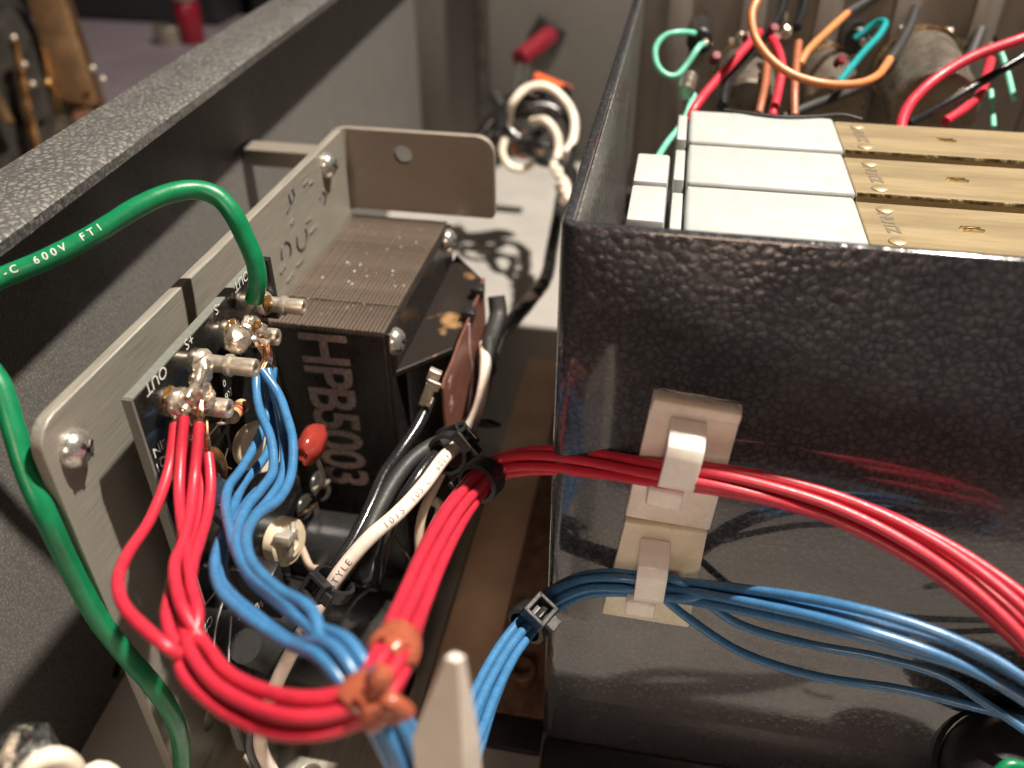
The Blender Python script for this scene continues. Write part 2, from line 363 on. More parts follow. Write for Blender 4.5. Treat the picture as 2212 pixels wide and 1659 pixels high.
# ================================================================== ALUMINIUM BRACKET
br = thing('metal_bracket', (-62, 140, 0), 'bent brushed aluminium bracket carrying the circuit board and transformer', 'bracket')
def yz(x0): return lambda p, q, h: A(x0+h, p, q)
mk('side_plate', sheet(rrect(77, 199, 8, 102, (.5, .5, .8, 4.5)), [circle(90.5, 16, 2.6)], yz(-81), 2.0, .25), M['alu'], br)
arc = lambda cx, cy, r, a0, a1, n=8: [(cx+r*cos(radians(a0+(a1-a0)*i/n)), cy+r*sin(radians(a0+(a1-a0)*i/n))) for i in range(n+1)]
mk('end_tab', join(sheet(rrect(-79, -41.5, 80.5, 102, (.5, 1.5, 4.5, .3)), [circle(-65, 96, 2.35)], lambda p, q, h: A(p, 201+h, q), 2.0, .25),
                   prism(arc(-79, 199, 3, 180, 90)+arc(-79, 199, 1, 90, 180), lambda p, q, h: A(p, q, h), 80.5, 101.9)), M['alu_tab'], br, ang=30)
mk('bottom_flange', join(sheet(rrect(-74, -41.5, 77, 203, (.5, 3, 3, .5)), [circle(-60, 90, 2.2), circle(-60, 190, 2.2)], lambda p, q, h: A(p, q, 1+h), 2.0, .25),
                         prism(arc(-74, 8, 8, 180, 270)+arc(-74, 8, 6, 270, 180), lambda p, q, h: A(p, h, q), 77, 203)), M['alu'], br, ang=30)
mk('cross_bar', obox((-100.5, 224, 84), (1, 0, 0), (0, 1, 0), (0, 0, 1), 38, 7, 5, .3), M['alu_tab'], wl_, smooth=False)
def pan_screw(name, o, axis, r, parent, rot=.4):
    x, y, z = basis(axis); o = np.array(o, float)
    s = mk(name, lathe([(0,0),(r*.98,0),(r,.25),(r*.96,.9),(r*.80,1.7),(r*.55,2.25),(r*.3,2.42),(0,2.45)], o, axis, 28), M['screw'], parent)
    d = x*cos(rot)+y*sin(rot); e = np.cross(z, d)
    mk('cross_slot', join(obox(o+z*2.3, d, e, z, r*1.1, r*.2, .42), obox(o+z*2.3, e, d, z, r*1.1, r*.2, .42)), M['darkmetal'], s, smooth=False)
    return s
pan_screw('screw', atX(157, 968, -80), (1, 0, 0), 3.0, br)
pan_screw('screw', atX(704, 357, -80), (1, 0, 0), 3.0, br, .9)
# worn print left on the plate (two rough rings, a loop and scratches)
pr = []
for (u, v, r) in ((652, 515, 2.6), (618, 545, 2.2), (697, 430, 1.6)):
    c = atX(u, v, -79.9); a0 = random.uniform(0, 6)
    pr.append(tube([c+A(0, cos(a0+t*.25)*r*1.1, sin(a0+t*.25)*r) for t in range(18)], .22, 4))
pr.append(tube([atX(u, v, -79.95) for u, v in ((628, 440), (623, 420), (630, 405), (636, 425), (625, 448), (620, 460))], .25, 4))
for g in pr: mk('worn_print', g, M['sleeve'], br, label='faint dark ring of worn ink')
for u, v, du, dv in (
   (655, 400, 10, -12), (668, 398, 8, -8), (668, 505, 16, -18), (628, 485, 6, -12), (605, 590, 12, -20), (640, 575, 14, -16), (660, 480, 12, -10), (620, 610, 14, -22)): mk('scratch', tube([atX(u, v, -79.97), atX(u+du, v+dv, -79.97)], .3, 4), M['screw'], br, label='bright bare scratch')

# ================================================================== CIRCUIT BOARD
pc = thing('circuit_board', (-73, 112, 12), 'black circuit board with solder turrets standing on the bracket', 'circuit board')
XF = -72.4
bd = mk('board', sheet(rrect(88.3, 131.5, 10, 100.2, .4), [], yz(XF-.85), 1.6, .1), M['pcb'], pc)
mk('board_edge', join(box(XF-1.75, XF-.1, 88.0, 131.6, 100.05, 100.5, .08), box(XF-1.75, XF-.1, 87.8, 88.35, 10, 100.5, .08)), M['pcb_edge'], pc, smooth=False)
for yy, zz in ((102, 82), (104, 30), (126, 60)): mk('spacer', cyl((-80, yy, zz), (1, 0, 0), 2.2, 5.9), M['alu_tab'], pc)
mk('edge_clip', box(-73.5, -70.6, 131.9, 133.4, 88, 100.8, .15), M['black'], pc, smooth=False)
def silk(s, u, v, size, m=None, x=XF, par=None, d=(0,-1,0), up=(0,0,-1)):
    w = textgeo(s, size)[0]; cw = max(q[0] for q in w)/2; ch = size*.35
    o = atX(u, v, x+.06)-np.array(d, float)*cw-np.array(up, float)*ch
    return mk('printed_text', flattext(s, size, o, d, up), m or M['ink'], par or pc, smooth=False)
silk('OUT', 522, 607, 2.7); silk('-S', 470, 666, 2.7); silk('+S', 409, 738, 2.7); silk('OUT', 338, 822, 2.9)
silk('R6', 494, 852, 2.3); silk('-IN', 345, 966, 2.6); silk('Q1', 350, 1000, 2.4); silk('CR7', 497, 1045, 2.2); silk('C2', 450, 1348, 2.8); silk('V', 598, 878, 2.2); silk('0', 485, 828, 2)
ln = []
for pts in (((505, 868), (478, 908), (440, 955)), ((505, 870), (512, 875)), ((395, 1150), (443, 1306), (468, 1275)),
            ((492, 968), (486, 990), (490, 1008), (500, 1012)), ((440, 955), (425, 960), (432, 962)), ((500, 1330), (494, 1430)), ((640, 1120), (648, 1140))):
    ln.append(tube([atX(u, v, XF+.03) for u, v in pts], .14, 4))
c = atX(520, 1345, XF+.05); ln.append(tube([c+A(0, cos(t*.2)*10.5, sin(t*.2)*10.5) for t in range(4, 21)], .14, 4))
for g in ln: mk('printed_outline', g, M['ink'], pc)
def turret(u, v, ln_, parent, name='turret_terminal', tilt=(1, 0, 0)):
    o = atX(u, v, XF-.05)
    return mk(name, lathe([(0,0),(2.3,0),(2.35,.9),(2.0,1.4),(1.5,1.6),(1.45,ln_*.45),(1.85,ln_*.48),(1.9,ln_*.56),(1.5,ln_*.60),(1.55,ln_*.97),(1.45,ln_),(.8,ln_),(.78,ln_-2.2),(0,ln_-2.2)], o, tilt, 26), M['tin'], parent)
t1 = turret(566, 655, 8.5, pc); t2 = turret(497, 718, 9.0, pc); t3 = turret(432, 782, 10.0, pc); t4 = turret(368, 868, 10.0, pc)
def X3(o, dx): return ORG[o]+A(dx, 0, 0)
bx = lambda u, v, x: atX(u, v, x)
mk('solder_blob', join(blob(bx(512, 735, -67.5), (2.2, 2.5, 2.4), .2, seed=1), blob(bx(545, 705, -68.5), (1.9, 2.0, 1.9), .3, seed=2), blob(bx(560, 725, -66), (1.9, 2.2, 2.0), .4, seed=3)), M['solder'], t2)
mk('flux_stain', blob(bx(500, 712, -69.9), (.7, 2.0, 1.95), .15, seed=5), M['flux'], t2); mk('flux_stain', blob(bx(556, 702, -65.9), (.7, .8, .8), .3, seed=6), M['flux'], t2)
mk('solder_blob', join(blob(bx(437, 800, -69), (1.7, 2.0, 2.2), .2, seed=7), blob(bx(428, 826, -68.6), (1.2, 1.3, 2.1), .25, seed=8)), M['solder'], t3)
mk('solder_blob', join(blob(bx(385, 870, -69.4), (2.0, 2.5, 2.3), .2, seed=9), blob(bx(410, 868, -67.6), (2.2, 2.0, 1.9), .35, seed=10), blob(bx(440, 862, -65.4), (1.8, 1.8, 2.2), .35, seed=11)), M['solder'], t4)
mk('flux_stain', blob(bx(368, 862, -70.6), (.7, 2.1, 2.0), .12, seed=12), M['flux'], t4); mk('flux_stain', blob(bx(448, 850, -65.0), (.8, 1.0, 1.2), .3, seed=13), M['flux'], t4)
mk('flux_stain', blob(bx(578, 655, -69), (.7, 1.55, 1.55), .2, seed=15), M['flux'], t1)
# tinned link between the two lower turrets
mk('link_wire', tube(spline([bx(432, 800, -68.2), bx(426, 826, -67.6), bx(412, 848, -67.2), bx(404, 862, -67.2)], .4), .75, 10, sag=.2), M['solder'], pc)
# resistor
ra, rb = atX(496, 905, -68.5), atX(527, 872, -68.5); rd = (rb-ra); rl = np.linalg.norm(rd); rd /= rl
rs = mk('resistor', lathe([(0,0),(.7,0),(1.2,.35),(1.35,.9),(1.15,1.7),(1.1,rl-1.7),(1.35,rl-.9),(1.2,rl-.35),(.7,rl),(0,rl)], ra, rd, 18), M['resistor'], pc)
for k, m_ in ((.30, 'band_y'), (.42, 'band_r'), (.56, 'band_b'), (.70, 'band_b')):
    mk('colour_band', lathe([(1.10,0),(1.19,.04),(1.19,.56),(1.10,.6)], ra+rd*rl*k, rd, 18), M[m_], rs)
mk('lead', tube(spline([ra+rd*.2, ra-rd*1.2, ra-rd*1.8+A(-1, 0, 0), atX(487, 912, XF)], .4), .32, 8), M['tin'], rs)
# trimmers
ta = A(.78, -.55, .30); ta /= np.linalg.norm(ta); t0 = atX(554, 962, -68.5)
tr = mk('trimmer', lathe([(0,0),(4.4,0),(4.8,.3),(4.8,2.2),(4.5,2.5),(0,2.5)], t0, ta, 30), M['ceramic'], pc, label='cream trimmer marked 2K')
mk('printed_text', flattext('2K', 3.3, t0+ta*2.56-RT*.6+UP*.4, UP-ta*(UP@ta), -RT+ta*(RT@ta)), M['ink_black'], tr, smooth=False)
tp = atX(600, 1165, XF+2.5)
tr2 = mk('trimmer', lathe([(0,0),(4.6,0),(5.0,.4),(5.0,3.0),(4.6,3.4),(3.0,3.5),(2.9,4.1),(1.6,4.1),(1.5,3.7),(0,3.7)], tp, (1, -.25, .15), 30, .012), M['ceramic'], pc, label='cream ceramic trimmer with metal wiper')
mk('wiper', join(obox(tp+A(3.2, -2.2, 3.6), (1, 0, 0), (0, 1, -.3), (0, .3, 1), 3.4, 4.6, 2.2, .25), obox(tp+A(3.6, -2.6, 1.0), (1, 0, 0), (0, 1, -.3), (0, .3, 1), 1.6, 2.2, 3.4, .2), obox(tp+A(4.3, -.6, 3.9), (1, .4, 0), (-.4, 1, 0), (0, 0, 1), .8, 3.0, 2.2, .15)), M['steel_l'], tr2)
mk('lead', tube(spline([tp+A(1.5, 1.5, -4.2), tp+A(1.5, 5, -6), atX(668, 1222, -66), atX(690, 1230, -66)], .6), .85, 10), M['beige'], tr2)
# red dipped capacitor
rc = atX(674, 958, -62); 
mk('dipped_capacitor', join(blob(rc, (2.4, 5.2, 3.4), .12, .6, 3, 4.0)), M['redcap'], pc)
mk('lead', tube(spline([rc+A(-.6, -.4, -2.0), rc+A(-.6, .1, -3.4), rc+A(-1, 2.2, -5.2), atX(700, 1045, -69), atX(696, 1062, -71)], .5), .50, 8), M['tin'], pc)
for u, v in ((690, 1050), (662, 1102)):
    o = atX(u, v, -70.8)
    d = mk('round_pad', lathe([(0,0),(3.5,0),(3.6,.2),(3.6,.6),(3.4,.8),(0,.85)], o, (1, -.1, .35), 28), M['disc'], pc)
    mk('lead', tube(spline([o+A(.8, 1.0, .4), o+A(2.2, .6, 1.4), o+A(2.4, -1.6, 2.6), o+A(1.0, -5.5, 4.0)], .4), .42, 8), M['copper' if u < 680 else 'tin'], d)
# navy electrolytic and amber diode
na, nb = atX(458, 1062, -67), atX(500, 1112, -67); nd = nb-na; nl = np.linalg.norm(nd); nd /= nl
nv = mk('electrolytic_capacitor', lathe([(0,-.2),(2.4,-.2),(2.8,.2),(2.8,.9),(2.6,1.2),(2.8,1.6),(2.8,nl-.4),(2.5,nl),(0,nl)], na, nd, 24), M['navy'], pc)
fx = CAM-(na+nb)/2; fx -= nd*(fx@nd); fx /= np.linalg.norm(fx); sd = np.cross(fx, nd)
mk('printed_text', join(flattext('V', 2.4, na+nd*1.6+fx*2.86-sd*.6, sd, -nd), flattext('K+', 2.4, na+nd*5.0+fx*2.86-sd*1.6, sd, -nd)), M['ink'], nv, smooth=False)
mk('diode', tube(spline([atX(452, 985, -70.6), atX(462, 980, -68.5), atX(474, 1000, -68), atX(476, 1025, -68.5), atX(466, 1042, -69.5)], .5), 1.15, 12), M['glass'], pc)
mk('lead_bead', blob(atX(466, 1046, -68.6), (.8, .8, .8), .1), M['ink'], pc)
# large black cans on the lower half of the board
for o, r, h in ((A(XF, 109, 22), 12.0, 30), (A(XF, 128, 30), 8.0, 16)):
    c = mk('can_capacitor', lathe([(0,0),(r-.4,0),(r,.4),(r,h-3.5),(r-.7,h-2.8),(r-.7,h-2.2),(r,h-1.6),(r,h-.6),(r-.6,h),(r-1.4,h-.05),(r-1.6,h-.5),(0,h-.5)], o, (1, 0, 0), 48), M['black'], pc)
    mk('rim_ring', lathe([(r-1.5,h-.45),(r-1.2,h+.05),(r-.9,h-.2)], o, (1, 0, 0), 48), M['darkmetal'], c)
mk('film_capacitor', box(-72, -62, 96, 100, 44, 56, .6), M['black'], pc)
mk('power_resistor', tube([atX(530, 1395, -66), atX(600, 1425, -64)], 3.2, 16), M['sleeve'], pc)
mk('printed_text', flattext('170 MW', 2.2, atX(512, 1342, -66.5), (0.2, .9, -.5), (0, .5, 1)), M['ink'], pc, smooth=False)

# ================================================================== TRANSFORMER
tf = thing('transformer', (-67, 173, 2), 'dark laminated transformer bolted to the aluminium bracket', 'transformer')
TX0, TX1, TY0, TYS, TY1, TZ = -79.7, -54.0, 144.5, 155.5, 199.6, 79.0
NL_ = 29; pit = (TX1-TX0)/NL_
lamA = lamB = None
for k in range(NL_):
    x = TX0+k*pit; dz = (random.random()-.5)*.12
    if lamA is None:
        lamA = mk('lamination', hexa([(x,TYS,4),(x+pit*.74,TYS,4),(x+pit*.74,TY1,4),(x,TY1,4),(x,TYS,TZ),(x+pit*.74,TYS,TZ),(x+pit*.74,TY1,TZ),(x,TY1,TZ)]), M['lam'], tf, smooth=False)
        lamB = mk('lamination', box(x+pit*.15, x+pit*.88, TY0, TYS-.45, 4, TZ), M['lam'], tf, smooth=False); A0 = ORG[lamA].copy(); B0 = ORG[lamB].copy()
    else:
        again(lamA, tf, (k*pit, 0, dz)); again(lamB, tf, (k*pit, (random.random()-.5)*.12, -dz))
mk('core_fill', box(TX0+.1, TX1-.35, TY0+.35, TY1-.1, 3.5, TZ-.35), M['lam_dark'], tf, smooth=False)
mk('varnish_face', box(TX0+.2, TX1-.3, TY0-.10, TY0+.30, 5, TZ-1.2), M['lam_dark'], tf, smooth=False)
mk('side_clamp', box(TX1-.1, TX1+1.0, TY0+.2, TY1-.2, 4, TZ-.5, .2), M['lam_dark'], tf, smooth=False)
for u, v in ((964, 520), (850, 737)):
    pan_screw('bolt', atX(u, v, TX1+1.0), (1, 0, 0), 3.1, tf, .7)
q = [atZ(836, 802, 68), atZ(977, 753, 68), atZ(1042, 602, 68), atZ(981, 548, 68)]; q[0][0] = q[3][0] = TX1+1.0
mk('bobbin_flange', hexa([p-A(0,0,1.4) for p in q]+q, .2), M['lam_cu'], tf, smooth=False)
mk('winding', hexa([(TX1+1,153,8),(-44.5,160,8),(-44.5,186,8),(TX1+1,196,8),(TX1+1,153,66.4),(-44.5,160,66.4),(-44.5,186,66.4),(TX1+1,196,66.4)], .8), M['black'], tf)
CX = -42.0
cp = [atX(u, v, CX) for u, v in ((953, 838), (957, 818), (974, 780), (990, 735), (1003, 705), (1018, 668), (1030, 640), (1040, 605), (1043, 600), (1043, 640), (1046, 700), (1040, 780), (1015, 900), (1000, 960), (990, 1060), (973, 1050), (962, 960))]
cdm = mk('terminal_card', prism([(p[1], p[2]) for p in cp], lambda p, q_, h: A(CX+h, p, q_), 0, .5), M['card'], tf, smooth=False)
for s, u, v in (('A', 964, 812), ('M', 966, 862), ('4', 972, 1040)):
    mk('printed_text', flattext(s, 4.2, atX(u+4, v+12, CX+.56), (0, .35, -1) if s != '4' else (0, 1, 0), (0, 1, .2) if s != '4' else (0, 0, 1)), M['ink_mauve'], cdm, smooth=False)
mk('crease', tube(spline([atX(u, v, CX+.5) for u, v in ((1012, 700), (1014, 760), (1020, 800), (1016, 850), (1010, 890))], .6), .35, 5, sag=.5), M['ink_mauve'], cdm, label='pale worn crease line')
for (u, v) in ((1012, 678), (1032, 628)):
    mk('card_tab', obox(atX(u, v, CX-.2), (1, 0, 0), (0, 1, .1), (0, 0, 1), 3.2, 3.0, 2.6, .3), M['black'], tf)
mk('printed_text', flattext('HPB5003', 12.4, atY(656, 716, TY0-.13)+A(-1.2, 0, .3), (.02, 0, -1), (1, 0, 0), .92, .26, 1.22), M['ink_faint'], tf, smooth=False, label='faded part number printed down the laminations')
# the second, long line of small worn print beneath
mk('printed_text', flattext('9A 115 V', 4.6, atY(712, 1075, TY0-.13), (.02, 0, -1), (1, 0, 0), 1.02), M['disc'], tf, smooth=False)
ds = []
for k in range(46):
    c_ = A(random.uniform(TX0+1, TX1-1), random.uniform(TY0+1, TY1-1), TZ+.08); rr = random.choice((.09, .12, .16, .22)); ds.append(blob(c_, (rr, rr*random.uniform(.7, 1.6), rr*.6), .3, sub=1, seed=k))
mk('dust', join(*ds), M['ink'], tf, kind='stuff')
# spade lug
lg = atY(928, 842, 138.0)
lug = mk('spade_lug', join(obox(lg, (.35, .1, .9), (1, 0, -.4), (0, 1, 0), 5.2, 2.2, 1.9, .25), obox(lg+A(1.1, .3, 3.6), (.35, .1, .9), (1, 0, -.4), (0, 1, 0), 2.6, 2.6, 1.4, .2), obox(lg+A(-.9, 0, -3.0), (.35, .1, .9), (1, 0, -.4), (0, 1, 0), 1.6, 2.5, 2.2, .2)), M['tin'], tf)
for k in (.0, .5): mk('lug_ear', obox(lg+A(.9+k, -1.0, 1.5+k*2), (.35, .1, .9), (1, 0, -.4), (0, 1, 0), 1.0, 2.9, .5, .1), M['tin'], lug)

# ================================================================== MODULE CASE (right)
BX0, BX1, BY0, BY1, BZ0, BZ1 = -13.0, 190.0, 106.0, 276.0, 4.0, 125.0
cs = thing('module_case', (88, 203, BZ0), 'open hammertone steel case, shade painted into its outside, with rows of modules inside', 'case')
def L_corner(r, n=6): return [(BX0+r-r*cos(radians(90*i/n)), BY0+r-r*sin(radians(90*i/n))) for i in range(n+1)]
fr = 2.2
outer = [(BX1, BY0)]+[(x, y) for x, y in L_corner(fr)][::-1]+[(BX0, BY1)]
inner = [(BX0+1.6, BY1)]+[(BX0+1.6+(fr-1.6)*(1-cos(radians(90*i/6))), BY0+1.6+(fr-1.6)*(1-sin(radians(90*i/6)))) for i in range(7)]+[(BX1, BY0+1.6)]
def vwall(o, i, z0, z1):
    V = []; F = []; n = len(o); i = i[::-1] if False else i
    ii = i[::-1]
    for p, q in zip(o, ii):
        V += [(p[0], p[1], z0), (p[0], p[1], z1-.35), (p[0]*.8+q[0]*.2, p[1]*.8+q[1]*.2, z1), (p[0]*.2+q[0]*.8, p[1]*.2+q[1]*.8, z1), (q[0], q[1], z1-.35), (q[0], q[1], z0)]
    for k in range(n-1):
        for j in range(5): F.append((k*6+j, (k+1)*6+j, (k+1)*6+j+1, k*6+j+1))
    return V, F
mk('case_shell', vwall(outer, inner, BZ0, BZ1), M['paint_shaded'], cs, ang=50)
mk('lit_side_sheet', box(BX0+1.75, BX0+2.1, BY0+3, BY1-2.2, 62.2, BZ1-.9), M['paint'], cs, smooth=False)  # sheet added over the inner wall to carry the lit tone of the paint
mk('rear_panel', box(BX0+.2, BX1, BY1-2, BY1, BZ0, BZ1, .2), M['interior'], cs, smooth=False)
mk('inner_floor', box(BX0+1.7, BX1, BY0+2, BY1-2.2, 60, 62), M['darkmetal'], cs, smooth=False)
mk('edge_seam', tube([(BX0-.05, BY0+fr+.6, BZ0), (BX0-.05, BY0+fr+.6, BZ1-1)], .22, 6), M['steel'], cs)
for k in range(6): mk('rear_rib', box(-4+k*21, 3+k*21, BY1-3.2, BY1-2.1, 62, BZ1+3, .5), M['interior'], cs)
for u, v, r in ((1262, 1655, 5.0), (1325, 1650, 3.2)):
    o = atY(u, v, BY0); mk('grommet', lathe([(r*.55,0),(r,0),(r*1.02,1.2),(r*.85,1.9),(r*.6,1.6),(r*.55,0)], o, (0, -1, 0), 24), M['black'], cs)
mk('base_shade_strip', box(BX0+.5, BX1, 93, BY0-.1, -.1, 5.0, 1.2), M['black'], cs)  # black strip added to darken the shaded floor along the case base
# foot strip with a cap screw at the case's base
ft = thing('foot_strip', (-20, 150, 0), 'rusty brown foot strip along the case base, with a cap screw', 'bracket')
mk('strip', box(-27, -13.1, 111.5, 300, -.1, 2.6, .3), M['rust'], ft)
so = A(-20, 121, 2.6)
s_ = mk('cap_screw', lathe([(0,0),(3.1,0),(3.3,.3),(3.3,3.0),(3.0,3.3),(1.7,3.35),(1.65,1.6),(0,1.6)], so, (0, 0, 1), 28), M['rust'], ft)
mk('rubber_foot', box(-25.5, -13.2, 103.5, 111.2, -.15, 2.0, .5), M['black'], ft)

# ------------------------------------------------------------------ modules inside the case
MZ = 112.0
ROW = [(134.0, 155.2), (156.4, 177.4), (178.6, 199.4)]
names = ['nearest the case front', 'in the middle of the three', 'farthest from the case front']
for k, (y0, y1) in enumerate(ROW):
    t = thing('fader_module', (60, (y0+y1)/2, 62), 'pale grey plastic and yellow metal module, ' + names[k], 'module', 'modules in the case')
    mk('plastic_cover', join(box(4.4, 34.4+k*.6, y0+.2, y1-.9, 88, MZ, .9, 3), box(4.6, 34.2+k*.6, y1-1.0, y1+.2, 88, MZ-.5, .3)), M['modwhite'], t)
    mk('end_flap', box(1.9, 3.9, y0+2, y1-3, 92, MZ-.6, .3), M['modwhite'], t)
    x0 = 34.6+k*.6
    mk('metal_body', box(x0, 185, y0+.3, y1-1.2, 64, MZ-.6, .25), M['brass'], t, smooth=False)
    mk('folded_edge', tube([(x0, y0+.8, MZ-.75), (x0+48, y0+.8, MZ-.72), (x0+50, y0+.8, MZ-.9), (185, y0+.75, MZ-.85)], .55, 8), M['brass_hi'], t)
    mk('printed_text', flattext('NUTZ', 3.0, (x0+3.2, y1-5.5, MZ-.52), (.06, -1, 0), (1, .06, 0), 1.0, .12), M['stamp'], t, smooth=False)
    for dy in (y1-4.3, y0+4.2):
        mk('slotted_rivet', lathe([(0,0),(1.5,0),(1.5,.22),(1.2,.4),(0,.42)], (x0+4.6, dy, MZ-.62), (0, 0, 1), 16), M['brass'], t)
    for j in range(2):
        mk('lance_tab', obox((x0+17.5+k*2+.5*j, (y0+y1)/2-.9*j+1.0, MZ-.45), (1, .05, 0), (-.05, 1, 0), (0, 0, 1), 3.4, .55, .5, .15), M['brass_hi'], t)
t = mk('ledge_strip', box(11, 34, 129.6, 133.2, 100, MZ-.6, .4), M['modwhite'], label='thin pale ledge in front of the nearest module', cat='strip')
for k, (y0, y1) in enumerate(((137.5, 153.6), (154.8, 170.0))):
    t = thing('end_block', (-2, (y0+y1)/2, 62), ('small pale block by the case side wall, nearer the camera', 'small pale block by the case side wall, farther from the camera')[k], 'block', 'small end blocks')
    mk('cap', hexa([(-6.0,y0,92),(1.6,y0,92),(1.6,y1,92),(-6.0,y1,92),(-5.6,y0+.3,MZ),(.9,y0+.3,MZ),(.9,y1-.3,MZ),(-5.6,y1-.3,MZ)], .6), M['modwhite'], t)
    mk('body', box(-6.5, 2.6, y0+.3, y1-.3, 64, 93, .4), M['sleeve'], t)
mk('bent_strip', tube(spline([(12, 200.0, 111.9), (17, 197.5, 112.35), (24, 196.0, 112.4), (31, 197.5, 112.35), (38, 200.5, 112.2), (42, 200, 111.6)], .8), .38, 8), M['sleeve'], label='thin dark bent wire lying over the farthest module', cat='wire')

# ------------------------------------------------------------------ wires
WC = {}
def wire(name, pts, r, m, label, group=None, step=1.0, n=12, sag=.03, cat='wire'):
    path = spline(pts, step)
    if np.linalg.norm(pts[0]-pts[-1]) < 1: pass
    o = mk(name, tube(path, r, n, True, sag), M[m], None, True, label, cat, group, ang=60); WC[o] = path; return o
def D(seq): return [P(*q) for q in seq]
def conductor(w, pts, r=.5, m='copper', n=5):
    c = spline(pts, .5); T, N, B = frames(c); g = []
    for k in range(n):
        path = [c[i]+(N[i]*cos(2*pi*k/n+i*.18)+B[i]*sin(2*pi*k/n+i*.18))*r*.62 for i in range(len(c))]
        g.append(tube(path, r*.45, 6))
    return mk('conductor', join(*g), M[m], w)
# green earth wire: from the far turret, out of the frame and back down past the bracket corner
gp = D([(549, 648, 151), (556, 615, 149), (552, 570, 147), (530, 515, 145), (503, 462, 143), (470, 425, 142), (425, 410, 141), (365, 418, 139), (300, 446, 137), (200, 508, 135), (100, 560, 133),
        (0, 602, 131), (-90, 645, 128), (-140, 700, 124), (-110, 745, 122), (-50, 772, 121), (-2, 830, 121), (28, 920, 121), (58, 1020, 121.5), (100, 1115, 123), (150, 1222, 129), (207, 1328, 135), (268, 1410, 140), (328, 1478, 143), (372, 1545, 149), (391, 1610, 157), (394, 1700, 165)])
gw = wire('earth_wire', gp, 1.62, 'green', 'thick green wire looping from the far turret round the bracket corner', n=18)
pth = WC[gw]; L_ = np.concatenate([[0], np.cumsum(np.linalg.norm(np.diff(pth, axis=0), axis=1))])
def near(path, u, v):
    d = path-CAM; z = d@FW; uu = IW/2+FPX*(d@RT)/z; vv = IH/2-FPX*(d@UP)/z; return int(np.argmin((uu-u)**2+(vv-v)**2))
def wire_print(w, r, s, u, v, size, m, flip=False, sp=1.25, da=0.0):
    path = WC[w]; i = near(path, u, v); L2 = np.concatenate([[0], np.cumsum(np.linalg.norm(np.diff(path, axis=0), axis=1))])
    return mk('printed_text', wiretext(path, s, L2[i], size, da, r, sp, flip), M[m], w, smooth=False)
wire_print(gw, 1.62, '-C  600V  FT1', 10, 598, 1.75, 'ink', True, 1.55, .35)
conductor(gw, [P(549, 646, 151), P(538, 670, 151), P(530, 700, 150)], .55, 'tin')

def bundle(center, prefix, suffix, r, m, labels, group, names_, offs, twist=.22, texts=None):
    C_ = np.array([P(*q[:3]) for q in center]); T, N, B = frames(C_); ws = []
    for k in range(len(prefix)):
        pts = D(prefix[k])
        for i, q in enumerate(center):
            if suffix[k] is not None and i >= suffix[k][0]: break
            ox, oy = offs[k]; a = twist*i; s = q[3]
            pts.append(C_[i]+(N[i]*(ox*cos(a)-oy*sin(a))+B[i]*(ox*sin(a)+oy*cos(a)))*s*r)
        if suffix[k] is not None: pts += D(suffix[k][1])
        ws.append(wire(names_, pts, r, m, labels[k], group))
    return ws
# red bundle
RC = [(425,1425,101,1.15),(480,1488,96,1.15),(560,1528,92,1.2),(650,1546,89,1.2),(730,1536,88,1.1),(795,1505,88,1.0),(835,1445,91,1.0),(855,1395,96,1.0),(885,1320,105,1.05),(925,1220,116,1.05),(970,1130,128,1.05),
      (1010,1072,138,1.0),(1040,1036,144,1.0),(1078,1010,147,1.0),(1125,998,146,1.05),(1200,994,143,1.1),(1300,1003,138,1.1),(1400,1018,133,1.0),(1465,1025,130.5,1.0),(1550,1036,128.5,1.0),(1650,1054,127,1.05),(1800,1096,125,1.15),(1950,1162,122,1.3),(2080,1240,119,1.45),(2212,1345,115,1.6),(2330,1470,111,1.6),(2420,1600,107,1.6)]
RP = [[(378,913,131),(365,1012,129),(325,1120,122),(275,1198,114),(255,1255,108),(267,1307,104),(310,1355,101),(365,1400,99)],
      [(398,899,130),(391,980,129),(387,1063,126),(393,1130,121),(405,1197,115),(413,1263,110),(427,1330,105)],
      [(431,914,129),(420,1030,127),(410,1113,122),(396,1170,117),(378,1215,113),(380,1265,109),(397,1320,105)],
      [(407,981,132),(402,1060,129),(398,1130,124),(385,1210,118),(366,1285,111),(360,1335,106),(376,1385,103)],
      [(450,981,131),(455,1040,129),(449,1105,125),(434,1160,119),(417,1215,114),(408,1290,109),(412,1350,105)],
      [(438,986,133),(437,1050,130),(429,1120,125),(414,1180,119),(402,1240,114),(395,1310,108),(400,1370,104)],
      [(418,925,133),(412,1040,130),(405,1125,125),(398,1190,119),(392,1250,114),(402,1320,108),(415,1375,104)]]
hexo = [(-.98, 1.72), (1.02, 1.75), (-2.0, -.05), (0.05, 0), (2.05, 0.05), (1.0, -1.72), (-1.0, -1.75)]
RL = ['red wire bowing out farthest left below its turret']+['red wire of the laced bundle from the lower turret to the cream clip']*6
reds = bundle(RC, RP, [None]*7, .82, 'red', RL, 'red supply wires', 'red_wire', hexo)
for k, (a, b_) in enumerate((((378,913),(388,885)), ((398,899),(404,872)), ((431,914),(432,868)), ((407,981),(420,890)), ((450,981),(440,905)), ((438,986),(428,930)), ((418,925),(418,880)))):
    d = RP[k][0][2]; conductor(reds[k], [P(a[0], a[1]+4, d), P((a[0]+b_[0])/2, (a[1]+b_[1])/2, d-.3), P(b_[0], b_[1], d+.3)], .52, 'copper' if k in (2, 4) else 'solder')
